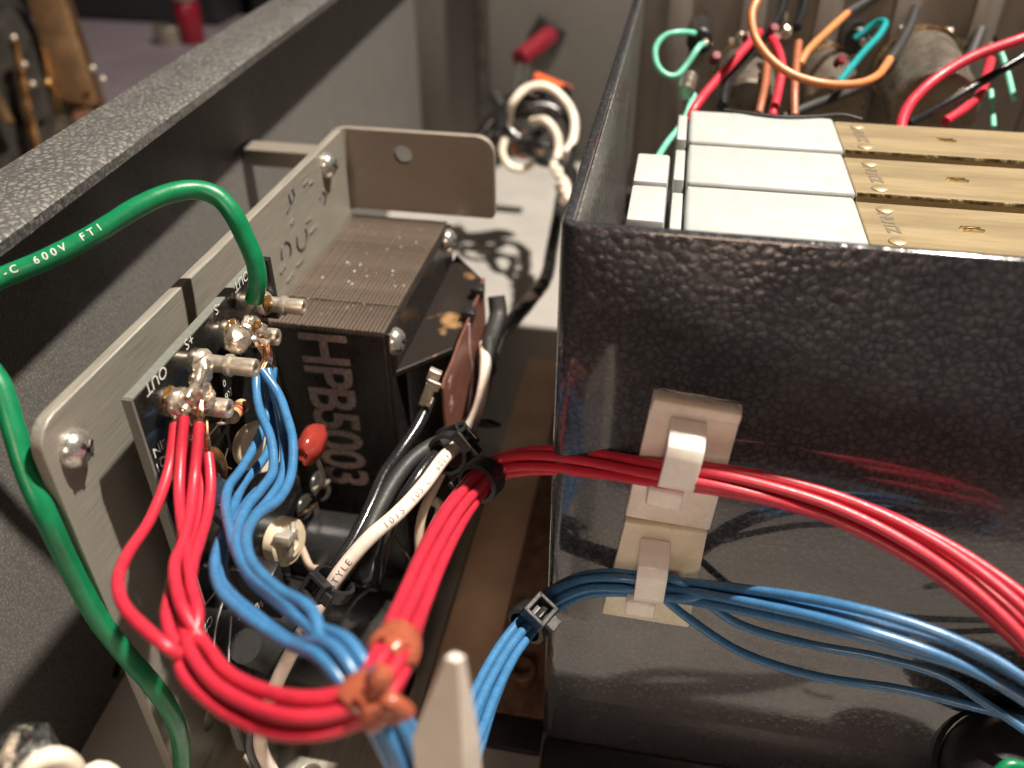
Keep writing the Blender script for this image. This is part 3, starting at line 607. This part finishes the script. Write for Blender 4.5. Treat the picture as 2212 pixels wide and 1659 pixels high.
# blue bundle
BC = [(730,1412,93,1.15),(790,1488,91,1.05),(838,1556,92,1.1),(880,1635,95,1.2),(912,1712,100,1.2),(945,1735,107,1.2),(980,1680,115,1.2),(1012,1600,122,1.2),(1048,1500,130,1.15),(1098,1403,138,1.05),(1146,1342,143,1.0),(1192,1298,146,1.0),(1255,1266,148,1.05),(1335,1258,149,1.1),(1405,1266,148,1.05),
      (1470,1275,144,1.1),(1600,1298,132,1.25),(1800,1342,122,1.6),(1980,1396,118,1.8),(2110,1450,116,1.8),(2250,1535,113,1.8),(2400,1640,110,1.8)]
BP = [[(553,806,147),(554,850,145),(563,892,142),(585,948,138),(590,1015,134),(566,1055,129),(535,1092,124),(515,1140,118),(513,1190,112),(545,1245,107),(620,1305,101)],
      [(566,800,147),(600,848,146),(618,895,143),(632,950,139),(629,1025,134),(603,1078,128),(555,1113,121),(533,1157,115),(543,1213,109),(600,1273,103),(675,1322,98)],
      [(578,797,149),(598,870,147),(610,931,144),(615,980,141),(609,1032,136),(580,1080,130),(545,1120,124),(524,1165,117),(528,1212,112),(580,1275,106),(655,1335,100)],
      [(590,795,151),(582,870,149),(566,930,145),(524,1009,137),(493,1053,130),(488,1098,124),(497,1142,118),(510,1187,113),(535,1235,109),(580,1280,104),(645,1335,99)],
      [(584,797,153),(588,900,151),(578,975,147),(527,1044,139),(505,1092,132),(482,1150,124),(464,1215,116),(476,1273,110),(530,1328,104),(620,1388,98)],
      [(572,800,153),(594,960,150),(585,1030,145),(548,1068,138),(518,1108,131),(493,1158,124),(479,1210,118),(487,1262,112),(545,1322,105),(635,1380,99)],
      [(580,796,151),(606,900,148),(622,985,143),(612,1050,137),(575,1095,130),(540,1135,123),(520,1180,117),(535,1240,110),(600,1300,104),(665,1350,99)]]
BSX = [None, (16, [(1600,1278,137),(1750,1298,131),(1900,1330,127),(2050,1385,122),(2160,1440,118),(2280,1510,115)]), None, None,
       (15, [(1450,1306,147),(1500,1345,148),(1600,1408,149),(1750,1458,148),(1950,1490,145),(2100,1526,141),(2280,1575,136)]), (16, [(1590,1345,147),(1750,1392,147),(1900,1420,144),(2040,1462,141),(2130,1520,138),(2250,1600,134)]), None]
BL = ['blue wire of the bundle curving down from the upper turrets']*4+['blue wire sagging lowest across the case front', 'blue wire peeling off below the others across the case front', 'blue wire of the bundle curving down from the upper turrets']
blues = bundle(BC, BP, BSX, .77, 'blue', BL, 'blue return wires', 'blue_wire', hexo, .25)
for k, p in enumerate(BP):
    conductor(blues[k], [P(p[0][0], p[0][1]+3, p[0][2]), P(572+k*2, 775, 148), P(560+k*3, 745, 147)], .5, 'copper')
# mains pair
ww = wire('white_wire', D([(618,1720,172),(585,1662,170),(563,1610,166),(570,1550,162),(600,1470,158),(640,1390,155),(700,1290,153),(745,1222,152),(800,1160,152.5),(860,1108,155),(915,1048,160),(958,990,166),(985,965,172),(1012,928,181),(1034,882,190),(1046,825,199),(1049,780,206),(1046,745,214)]), 1.36, 'whitewire', 'white printed wire running beside the black wires past the transformer', n=18)
for s_t, u_, v_ in (('80', 584, 1498), ('AWM', 656, 1358), ('STYLE', 716, 1262), ('1015', 828, 1137), ('105°C', 880, 1088), ('600V', 938, 1018)): wire_print(ww, 1.36, s_t, u_, v_, 1.75, 'ink_wire', False, 1.38, .1)
wire('black_wire', D([(928,862,181),(905,915,178),(862,980,173),(832,1022,169),(803,1088,164),(762,1170,159),(722,1228,156.5),(690,1292,158),(645,1372,160),(598,1455,163),(556,1530,166),(540,1600,170),(565,1665,175),(600,1720,178)]), 1.3, 'blackwire', 'black wire crimped into the spade lug in front of the transformer', n=14)
wire('black_wire', D([(1056,735,212),(1053,790,206),(1040,860,196),(1015,918,186),(975,946,176),(930,964,170),(888,995,167),(852,1040,164),(818,1100,160),(778,1180,156),(738,1238,154),(712,1278,157),(690,1330,164)]), 1.55, 'sleeve', 'thick grey black sleeved wire arching left from the terminal card', n=14)
wire('black_wire', D([(950,972,170),(920,1005,166),(890,1048,163),(862,1092,162),(842,1140,165),(825,1200,172),(815,1260,180)]), 1.25, 'blackwire', 'short glossy black wire squeezed between the white wire and sleeve', n=14)
wire('beige_wire', D([(962,1005,172),(935,1060,171),(914,1105,171),(905,1160,172),(908,1215,173),(895,1290,175),(885,1350,180)]), .95, 'beige', 'thin beige wire beside the white printed wire')
wire('cream_wire', D([(932,1082,176),(945,1086,175),(952,1100,174),(940,1135,173),(918,1190,174),(902,1250,176),(898,1320,180)]), 1.05, 'whitewire', 'short cream wire with a sharp bend behind the red bundle')
wire('enamel_wire', D([(820,1090,176),(840,1140,172),(880,1200,170),(895,1240,172),(885,1290,176)]), .13, 'sleeve', 'hair thin dark strand drooping below the mains wires', n=6)

# ------------------------------------------------------------------ cable ties
def cable_tie(w, u, v, r, label, width=2.6, head=None, tail=True, name='cable_tie', m='black', c=None, t=None):
    if c is None: path = WC[w]; i = near(path, u, v); c = path[i]; t = path[min(i+2, len(path)-1)]-path[i-2]
    t = t/np.linalg.norm(t); h = (CAM-c) if head is None else np.array(head, float); h = h-t*(h@t); h /= np.linalg.norm(h); s = np.cross(t, h)
    o = thing(name, c-A(0, 0, r), label, 'cable tie', 'black cable ties')
    mk('strap', lathe([(r,-width/2),(r+.75,-width/2+.15),(r+.75,width/2-.15),(r,width/2),(r-.2,0),(r,-width/2)], c, t, 28), M[m], o)
    hc = c+h*(r+1.3)
    fr_ = [obox(hc+s*1.75, t, s, h, width+1.4, .9, 2.4, .2), obox(hc-s*1.75, t, s, h, width+1.4, .9, 2.4, .2), obox(hc+t*(width/2+.35), t, s, h, .8, 4.2, 2.4, .2), obox(hc-t*(width/2+.35), t, s, h, .8, 4.2, 2.4, .2), obox(hc-h*.9, t, s, h, width, 3.0, .6)]
    hd = mk('head', join(*fr_), M[m], o, smooth=False)
    mk('pawl', obox(hc+s*.5-h*.1, t, s*1.0+h*.5, h-s*.5, width*.75, 1.1, 1.2, .15), M[m], hd)
    if tail: mk('tail', obox(hc+s*2.6+h*.2, t, s, h, width*.8, 2.6, .9, .15), M[m], o, smooth=False)
    return o
cable_tie(ww, 715, 1262, 3.3, 'black cable tie round the white and black wires, with square open head', head=CAM-P(712, 1240, 150)+A(-60, 0, 60))
cable_tie(ww, 972, 978, 3.4, 'black cable tie holding the white wire against the terminal card', 3.2)
cable_tie(reds[3], 1038, 1038, 2.9, 'black cable tie gripping the red bundle beside the case corner', 3.6, head=A(-.6, -1, -.3))
cable_tie(blues[3], 1146, 1343, 2.9, 'black cable tie gripping the blue bundle at the case corner', 3.2)
cable_tie(None, 0, 0, 1.9, 'black cable tie looped round the grey sleeved wire only', 2.4, c=P(968, 948, 175), t=P(930, 964, 170)-P(1000, 930, 182), tail=False)
mk('tie_tail', obox(P(1050, 915, 196), (0.3, .6, -.6), (1, 0, .3), (0, 1, .8), 7, 4.2, 1.0, .3), M['black'], label='cut black strap end sticking out beside the white wire', cat='cable tie')

# ------------------------------------------------------------------ red-brown rubber lacing
def rubber(c, t, r, ln_, label, ear, seed):
    t = t/np.linalg.norm(t); x, y, z = basis(t)
    o = thing('rubber_lacing', c-A(0, 0, r), label, 'lacing', 'rubber lacings')
    V, F = lathe([(r*.93,-ln_/2),(r*1.05,-ln_/2-.1),(r*1.18,-ln_*.35),(r*1.22,0),(r*1.16,ln_*.3),(r*1.06,ln_/2),(r*.93,ln_/2)], c, t, 26)
    V = [np.array(q)+(np.array(q)-c)/np.linalg.norm(np.array(q)-c)*.35*noise.noise(Vector(np.array(q)*.35)+Vector((seed, 0, 0))) for q in V]
    mk('band', (V, F), M['rubber'], o)
    mk('knot', join(*ear), M['rubber'], o); return o
pk = WC[reds[3]]; i1 = near(pk, 852, 1402); i2 = near(pk, 790, 1508)
c1, c2 = pk[i1], pk[i2]; tA = pk[i1+2]-pk[i1-2]
tocam = lambda c: (CAM-c)/np.linalg.norm(CAM-c)
rubber(c1, tA, 2.5, 3.8, 'red brown rubber lacing knotted on the rising red bundle', [blob(c1+tocam(c1)*2.9+A(0,0,.6), (1.3, 1.5, 1.2), .3, seed=21), blob(c1+tocam(c1)*2.6+A(1.6,0,-.6), (.9, 1.2, 1.0), .3, seed=22), tube(spline([c1+tocam(c1)*2.8+A(-1.5,0,-1), c1+tocam(c1)*2.6+A(-3.0,-1,-3.4), c2+tocam(c2)*2.9+A(1.5,.5,2.8), c2+tocam(c2)*3.0], .6), 1.0, 12, sag=.3)], 1.0)
tB = pk[i2+2]-pk[i2-2]
rubber(c2-A(0, 0, .5), tB, 2.65, 4.0, 'red brown rubber lacing where the red and blue bundles cross', [blob(c2+tocam(c2)*3.3+A(.4, 0, -.3), (1.6, 1.7, 1.3), .3, seed=25),
       tube(spline([c2+tocam(c2)*3.2+A(.6, 0, .2), c2+tocam(c2)*3.8+A(2.6, 0, -.2), c2+tocam(c2)*3.0+A(3.8, 0, -1.6)], .5), .85, 12, sag=.25),
       tube(spline([c2+tocam(c2)*3.2+A(-.6, 0, -1.4), c2+tocam(c2)*3.8+A(1.4, 0, -2.2), c2+tocam(c2)*3.2+A(3.2, 0, -2.0)], .5), .9, 12, sag=.25)], 2.0)

# ------------------------------------------------------------------ cream adhesive clips on the case
def clip(c4, hook_u, hook_v, m, label, hk):
    tl, tr_, br_, bl = [atY(u, v, BY0) for u, v in c4]; ex = (tr_-tl)/np.linalg.norm(tr_-tl); ez = ((tl+tr_)-(bl+br_)); ez -= ex*(ez@ex); ez /= np.linalg.norm(ez); ey = A(0, -1, 0)
    o = thing('wire_clip', (bl+br_)/2, label, 'wire clip', 'cream wire clips')
    f4 = [bl, br_, tr_, tl]
    mk('base_pad', hexa([q+A(0, -.05, 0) for q in f4]+[q+ey*2.0 for q in f4], .3), M[m], o)
    wid = np.linalg.norm(tr_-tl)
    if hk[0]: mk('top_ridge', obox((tl+tr_)/2+ey*1.9-ez*1.0, ex, ey, ez, wid*.99, 2.4, 2.2, .45), M[m], o)
    hc = atY(hook_u, hook_v, BY0-6); w_ = hk[1]
    sec = [(0.0, 6.5), (.8, 6.8), (3.6, 6.2), (5.4, 5.0), (6.0, 3.2), (6.0, -1.8), (5.6, -3.0), (4.6, -3.2), (4.6, -2.2), (4.7, 2.6), (4.2, 4.0), (3.0, 4.9), (0.0, 5.1)]
    base = hc+A(0, 6-2.0, 0)
    mk('hook', prism(sec, lambda p, q, h: base+ey*p+ez*q+ex*h, -w_/2, w_/2, .22), M['nylon_hook'], o)
    sec2 = [(0, -4.0), (4.2, -4.2), (5.0, -4.6), (5.2, -7.4), (4.6, -7.9), (2.0, -7.8), (0, -7.0)]
    mk('latch', prism(sec2, lambda p, q, h: base+ey*p+ez*q+ex*(h-.9), -w_/2-.2, w_/2-.2, .3), M['nylon_hook'], o); return o
clip([(1412, 838), (1604, 872), (1533, 1128), (1352, 1098)], 1468, 1012, 'nylon', 'upper cream adhesive clip gripping the red bundle on the case', (True, 5.4))
clip([(1352, 1110), (1528, 1134), (1488, 1338), (1302, 1308)], 1405, 1260, 'nylon2', 'lower yellowed adhesive clip gripping the blue bundle on the case', (False, 5.0))

# ------------------------------------------------------------------ wiring and parts inside the case
def iw(name, pts, r, m, label, d0, **k): return wire(name, [P(u, v, d) if len(q) == 3 else P(u, v, d0) for q in pts for (u, v, *dd) in [q] for d in [dd[0] if dd else d0]], r, m, label, 'wires inside the case', **k)
iw('mint_wire', [(1500,72,226),(1468,70),(1436,78),(1416,104),(1420,142),(1442,163),(1462,163),(1484,140),(1508,104),(1520,96,232)], .80, 'mint', 'mint green wire looped against the case side wall', 222)
iw('mint_wire', [(1500,205,222),(1472,268,217),(1440,310,213),(1418,345,208)], .75, 'mint', 'mint green wire dropping behind the end blocks', 215)
iw('red_wire', [(1488,262,208),(1497,240,208),(1532,192,212),(1589,128,219),(1626,86,224),(1640,70,228)], 1.15, 'red', 'red wire slanting up from the farthest module corner', 215)
iw('orange_wire', [(1655,-40,208),(1638,-5,206),(1624,30,205),(1632,82,204),(1665,128,203),(1712,161,202),(1776,180,201),(1851,181,202),(1892,166,204),(1912,144,207),(1922,128,209)], 1.0, 'orange', 'orange wire hanging in a wide loop over the modules', 204)
iw('sleeved_wire', [(1908,150,209),(1932,116,214),(1950,86,220),(1968,50,226),(1978,18,232)], 1.35, 'sleeve', 'grey sleeve slanting up from the orange loop', 215)
iw('red_wire', [(1668,252,206),(1674,228,208),(1683,188,212),(1689,142,216),(1680,106,220),(1668,84,224)], 1.1, 'red', 'red wire curving up behind the orange loop', 214)
iw('brown_wire', [(1638,250,210),(1645,220,212),(1653,180,216),(1658,130,222)], 1.0, 'brown', 'brown wire rising left of the curved red wire', 216)
iw('brown_wire', [(1716,250,212),(1716,200,214),(1720,140,219),(1725,92,224)], 1.05, 'brown', 'brown wire rising straight to a silver lug', 216)
iw('brown_wire', [(1728,138,220),(1745,110,222),(1780,75,226),(1832,27,231)], 1.0, 'orange', 'orange brown wire branching off to the upper edge', 224)
iw('black_wire', [(1828,30,231),(1885,-5,236),(1930,-30,240)], 1.25, 'sleeve', 'dark sleeve at the end of the branching wire', 234)
iw('teal_wire', [(1812,178,214),(1866,112,222),(1902,72,227),(1912,48,230),(1895,48,233),(1847,84,236)], .9, 'teal', 'teal wire bent over into a hairpin', 224)
iw('red_wire', [(1945,285,198),(1950,258,200),(1968,222,203),(2020,172,206),(2095,126,206),(2212,82,204),(2280,55,204)], 1.3, 'red', 'thick red wire arching to the upper right corner', 204)
iw('black_wire', [(1962,268,204),(2039,226,208),(2132,170,210),(2212,122,210),(2280,80,210)], 1.15, 'blackwire', 'black wire running under the arching red wire', 208)
iw('red_wire', [(2042,262,207),(2087,232,210),(2121,196,215),(2132,160,219),(2140,130,224)], 1.15, 'red', 'short red wire seen behind the black wire', 214)
iw('mint_wire', [(2156,100,226),(2168,130,224),(2181,176,221),(2190,215,218)], .75, 'mint', 'mint green wire at the right beyond the black wire', 222)
iw('mint_wire', [(2140,196,218),(2143,230,216),(2146,275,213)], .7, 'mint', 'pale mint wire end dropping beside the arching red wire', 216)
iw('black_wire', [(1560,230,216),(1570,180,220),(1620,110,228),(1680,40,236),(1700,-30,242)], 1.5, 'blackwire', 'black wire rising behind the slanting red wire', 226)
iw('black_wire', [(1690,255,214),(1760,225,218),(1830,200,223),(1900,165,230)], 1.2, 'sleeve', 'dark grey wire lying below the orange loop', 220)
iw('black_wire', [(1720,60,236),(1735,20,240),(1742,-30,244)], 1.3, 'blackwire', 'black wire standing at the silver lug', 238)
iw('black_wire', [(2075,170,232),(2105,100,238),(2130,30,244),(2140,-30,248)], 1.6, 'sleeve', 'dark sleeve rising beside the metal can', 238)
def can(c, r, ln_, label):
    o = thing('potentiometer', c-A(0, 0, r), label, 'potentiometer', 'potentiometers on the case rear panel')
    cn = mk('metal_can', lathe([(0,0),(r-.8,0),(r,.8),(r,ln_-1.2),(r+.5,ln_-1),(r+.5,ln_),(0,ln_)], c, (0, 1, .12), 40), M['can'], o)
    mk('rim', lathe([(r+.3,ln_-1.6),(r+.9,ln_-1.4),(r+.9,ln_-.1),(r+.3,ln_)], c, (0, 1, .12), 40), M['brass_hi'], o)
    for k in (-1, 0, 1):
        b_ = c+A(k*r*.55, ln_+1.5, r*.95)
        mk('solder_lug', obox(b_+A(0, 0, .5), (1, 0, 0), (0, 1, .2), (0, -.2, 1), 2.0, 1.0, 6.0, .3), M['tin'], o)
        mk('solder_dot', blob(b_+A(0, -.7, 2.4), (1.2, 1.1, 1.2), .25, seed=k+3.3), M['solder'], o)
    return o
can(P(2018, 238, 222), 11.0, 28, 'bright rimmed metal can at the right, under the arching red wire')
can(P(1612, 235, 226), 8.0, 26, 'dark metal can at the left, behind the slanting red wire')
can(P(1800, 235, 232), 8.0, 24, 'metal can in the middle, below the teal wire')
for k, (u, v, d, lb) in enumerate(((1512, 82, 238, 'black round post at the end of the mint loop'), (1848, 82, 242, 'black round post behind the teal hairpin'), (2120, 90, 246, 'black round post right of the bright rimmed can'))):
    o = thing('terminal_post', P(u, v, d)-A(0, 0, 3), lb, 'terminal', 'terminal posts on the rear panel')
    mk('post_body', cyl(P(u, v, d)-A(0, 4, 0), (0, 1, 0), 3.6, 16, .5), M['black'], o)
    mk('post_tip', cyl(P(u, v, d)-A(-1.5, 6.5, 0), (0, 1, 0), .9, 3, .2), M['tin'], o)
for u, v, d, lb in ((1668, 92, 226, 'red ferrule on the tip of the curving red wire'), (1664, 72, 230, 'red ferrule just above the curving red wire'), (1540, 132, 222, 'red ferrule under the mint loop'), (1808, 140, 226, 'red ferrule left of the teal wire'), (1612, 88, 232, 'red ferrule by the slanting red wire end')):
    mk('red_ferrule', cyl(P(u, v, d), (.2, -.6, .6), 1.3, 3.2, .3), M['redplastic'], label=lb, cat='ferrule', group='red ferrules')
mk('tubular_resistor', tube([P(1490, 168, 216), P(1480, 200, 213)], 2.2, 16), M['can'], label='small grey tubular component below the mint loop', cat='resistor')
for u, v, d, lb in ((1600, 82, 238, 'shiny solder joint left of the orange loop'), (1698, 70, 236, 'shiny solder joint inside the orange loop, lower'), (1690, 40, 240, 'shiny solder joint inside the orange loop, upper'), (1960, 92, 240, 'shiny solder joint at the grey sleeve'), (2080, 92, 244, 'shiny solder joint right of the bright rimmed can')):
    mk('solder_joint', blob(P(u, v, d), (1.5, 1.2, 1.8), .25, seed=u), M['solder'], label=lb, cat='solder joint', group='solder joints on the rear panel')

# ------------------------------------------------------------------ cable loop, red indicator and back wall things
iwg = 'cable loop behind the bracket'
def bwire(name, pts, r, m, label, d0): return wire(name, [P(q[0], q[1], q[2] if len(q) > 2 else d0) for q in pts], r, m, label, iwg, sag=.06)
bwire('white_wire', [(1098,262,350),(1108,222),(1140,190),(1180,187),(1218,215),(1238,250),(1238,300,338),(1222,330,336)], 1.7, 'cream', 'white wire arching over the top of the cable loop', 342)
bwire('white_wire', [(1150,262,345),(1180,262),(1202,290),(1206,330),(1196,360,330),(1212,385,326),(1225,410,322),(1208,430,318)], 1.7, 'cream', 'white wire curling down to the twisted tail', 338)
bwire('white_wire', [(1168,318,345),(1158,345),(1130,365),(1100,358),(1085,330),(1090,300)], 1.5, 'cream', 'dull white wire ring low in the cable loop', 345)
for k in range(3):
    bwire('white_wire', [(1195+k*9,362+k*18,330-k*6),(1212+k*6,372+k*18,326-k*6),(1222+k*3,392+k*17,322-k*6),(1205+k*6,405+k*14,318-k*6)], 1.6, 'cream', 'white wire turn in the twisted tail, %s' % ('uppermost', 'middle', 'lowest')[k], 325)
bwire('black_wire', [(1035,300,352),(1062,262),(1100,232),(1150,224),(1200,205),(1225,200,346)], 3.0, 'blackwire', 'thick black wire crossing behind the cable loop', 350)
bwire('black_wire', [(1068,205,356),(1085,230),(1118,245),(1165,238),(1205,225)], 2.6, 'sleeve', 'black wire bent across the middle of the loop', 350)
bwire('black_wire', [(1120,330,346),(1160,312),(1210,322),(1242,305),(1245,270)], 1.5, 'blackwire', 'thin black wire threading the loop at the right', 342)
bwire('black_wire', [(1215,410,320),(1205,470,304),(1192,540,288),(1180,600,270),(1140,655,252),(1095,705,236),(1072,730,226),(1060,770,214)], 2.2, 'blackwire', 'black cable running along the case foot to the transformer', 280)
bwire('white_wire', [(1150,640,254),(1105,690,240),(1078,715,230),(1062,760,216)], 1.5, 'cream', 'white wire emerging beside the black cable at the transformer', 240)
bwire('sleeved_wire', [(1072,640,222),(1076,680,222),(1066,720,218),(1054,760,212),(1052,800,206)], 2.4, 'sleeve', 'grey sleeve folded against the terminal card', 218)
bwire('black_wire', [(1050,330,350),(1075,290),(1085,250),(1120,205),(1165,210),(1190,250),(1165,290),(1120,300),(1095,275)], 2.4, 'blackwire', 'black wire coiled inside the white loop', 346)
bwire('black_wire', [(1090,215,358),(1130,228),(1185,232),(1228,262),(1236,330,336),(1225,370,326),(1232,420,316)], 2.2, 'blackwire', 'black wire following the white loop down the right', 345)
bwire('black_wire', [(1140,330,346),(1175,350),(1210,352),(1238,372,330),(1225,430,318),(1205,480,306)], 2.0, 'blackwire', 'black wire wound through the twisted tail', 332)
bwire('brown_wire', [(1130,290,350),(1150,310),(1140,335),(1118,330),(1112,305),(1128,295)], 1.8, 'brown', 'small brown wire ring inside the cable loop', 350)
ri = thing('red_connector', P(1150, 150, 420), 'red plastic push-on connector on the back wall', 'connector')
ca, cb = P(1122, 128, 402), P(1188, 76, 424); cdv = cb-ca; cl = np.linalg.norm(cdv)
mk('red_sleeve', lathe([(0,0),(3.2,0),(4.4,1),(4.6,cl*.5),(4.9,cl*.6),(4.9,cl-1),(4.2,cl),(0,cl)], ca, cdv, 22), M['redplastic'], ri)
mk('mount_plate', obox(P(1182, 74, 432), (1, 0, -.6), (0, 1, 0), (.6, 0, 1), 16, 4, 12, .4), M['black'], ri)
for k in (0, 1): mk('prong', tube([P(1124+k*14, 138+k*4, 402), P(1110+k*10, 205, 396)], 1.0, 8), M['steel'], ri)
mk('orange_clamp', obox(P(1192, 184, 372), (1, 0, -.35), (0, 1, 0), (.35, 0, 1), 17, 7, 4, .8), M['orangeplastic'], label='orange clamp above the white cable loop', cat='clamp')

# ------------------------------------------------------------------ near objects at the lower edge
tip = P(985, 1420, 78)
def ring(z, k): return [(tip[0]-.95-k*.55, tip[1]-.2, z), (tip[0]+.25+k*.02, tip[1]-.45-k*.1, z), (tip[0]+.75+k*.14, tip[1]+.3+k*.05, z), (tip[0]-.3, tip[1]+.5+k*.1, z)]
pv = ring(tip[2], 0)+ring(tip[2]-14, 7.5)+ring(-.2, 9.0)
mk('plastic_post', (pv, [(0,1,2,3)]+[(a*4+i, a*4+(i+1) % 4, a*4+4+(i+1) % 4, a*4+4+i) for a in (0, 1) for i in range(4)]+[(8,9,10,11)]), M['blade'], smooth=False, label='tapering white plastic post standing close to the camera', cat='post')
ht = P(48, 1632, 104)
hn = thing('hex_nut', ht-A(0, 0, 4), 'grey steel hex nut at the lower left corner', 'nut')
mk('nut', prism([(4.2*cos(radians(60*i+12)), 4.2*sin(radians(60*i+12))) for i in range(6)], lambda p, q, h: ht+A(p, q, h), -4, 1.4, .35), M['steel'], hn)
mk('stud', cyl(ht+A(0, 0, 0), (0, 0, 1), 2.0, 3.0, .3), M['steel'], hn)
br1 = spline([P(-15, 1700, 100), P(8, 1660, 101), P(22, 1620, 102), P(42, 1594, 104), P(60, 1584, 106)], .5)
T, N, B = frames(br1); g = []
for k in range(9):
    g.append(tube([br1[i]+(N[i]*cos(k*.7+i*.10*(1 if k % 2 else -1))+B[i]*sin(k*.7+i*.10*(1 if k % 2 else -1)))*.95 for i in range(len(br1))], .26, 5))
mk('braided_strap', join(*g), M['tin'], label='tinned braid strap leading to the hex nut', cat='strap', kind=None)
wire('cream_cable', D([(30,1740,98),(52,1678,98),(88,1642,98),(122,1634,99),(156,1652,101),(174,1700,104)]), 1.15, 'cream', 'cream cable arch at the lower left edge, nearest the nut', 'cream cable turns', n=14)
wire('cream_cable', D([(170,1720,104),(186,1680,104),(210,1664,105),(238,1672,106),(256,1720,108)]), 1.15, 'cream', 'cream cable arch at the lower edge, right of the other', 'cream cable turns', n=14)
kb = atY(2195, 1700, 92)
kn = thing('control_dial', kb-A(0, 0, 12), 'dark round plastic dial in the lower right corner', 'dial')
mk('knob_body', lathe([(0,-8),(9,-8),(11.5,-6),(12.5,0),(11.5,5),(9.5,7.5),(6,8.6),(0,9)], kb, (.1, -.4, 1), 40), M['black'], kn)
mk('knob_skirt', lathe([(12.6,-4),(13.4,-3.6),(13.4,-1.4),(12.6,-1)], kb, (.1, -.4, 1), 40), M['black'], kn)
wire('green_wire', D([(2140,1690,126),(2178,1652,126),(2205,1656,126),(2240,1672,126)]), .9, 'green', 'dim green wire end by the dark dial', n=10)

# ------------------------------------------------------------------ far background beyond the rim
eq = thing('equipment_frame', P(80, 330, 430), 'blurred dark equipment chassis with gold strips beyond the rim', 'equipment')
def slab(c4, d, th): f4 = [P(u, v, d) for u, v in c4]; return [q+FW*th for q in f4]+f4
mk('dark_panel', hexa(slab(((-120,420),(185,420),(175,250),(-60,-120)), 455, 20)), M['darkmetal'], eq, smooth=False)
mk('bronze_bar', hexa(slab(((120,215),(215,232),(120,-60),(40,-60)), 448, 12), .8), M['bronze'], eq)
mk('gold_strip', hexa(slab(((72,345),(88,340),(34,85),(20,88)), 440, 3), .3), M['gold'], eq)
mk('gold_strip', hexa(slab(((10,270),(26,262),(-10,190),(-24,196)), 440, 3), .3), M['bronze'], eq)
for u, v in ((170, 240), (187, 236)): mk('copper_tab', obox(P(u, v+10, 436), (1, .2, -.3), (0, 1, 0), (.3, 0, 1), 4, 3, 6, .4), M['copper'], eq)
for u, v in ((104, 178), (70, 182), (52, 140), (200, 148), (222, 172), (30, 82)): mk('rivet', blob(P(u, v, 436), (1.8, 1.8, 1.8), .05), M['gold' if u == 104 else 'tin'], eq)
rp = atZ(418, 92, -8)
mug = thing('red_jar', rp, 'blurred red jar with pale lid on the bench', 'jar')
mk('jar_body', lathe([(0,0),(9,0),(10,2),(10,30),(8,33),(0,33)], rp, (0, 0, 1), 30), M['redplastic'], mug)
mk('lid', lathe([(0,33.2),(9.5,33.2),(10.5,34),(10.5,42),(9,43),(0,43)], rp, (0, 0, 1), 30), M['can'], mug)
lp = atZ(370, 92, -8); mk('pale_cap', lathe([(0,0),(12,0),(12.5,1),(12,12),(10,14),(0,14)], lp, (0, 0, 1), 24), M['can'], label='small pale cap lying left of the red jar', cat='cap')
ck = atZ(300, 70, -8)
mk('dark_case', box(ck[0]-140, ck[0]+60, ck[1]+30, ck[1]+180, -8, 95, 6), M['black'], label='black equipment case behind the bench items', cat='case')
mk('dark_case', box(ck[0]+75, ck[0]+420, ck[1]+60, ck[1]+260, -8, 120, 6), M['black'], label='long black case behind the red jar', cat='case')
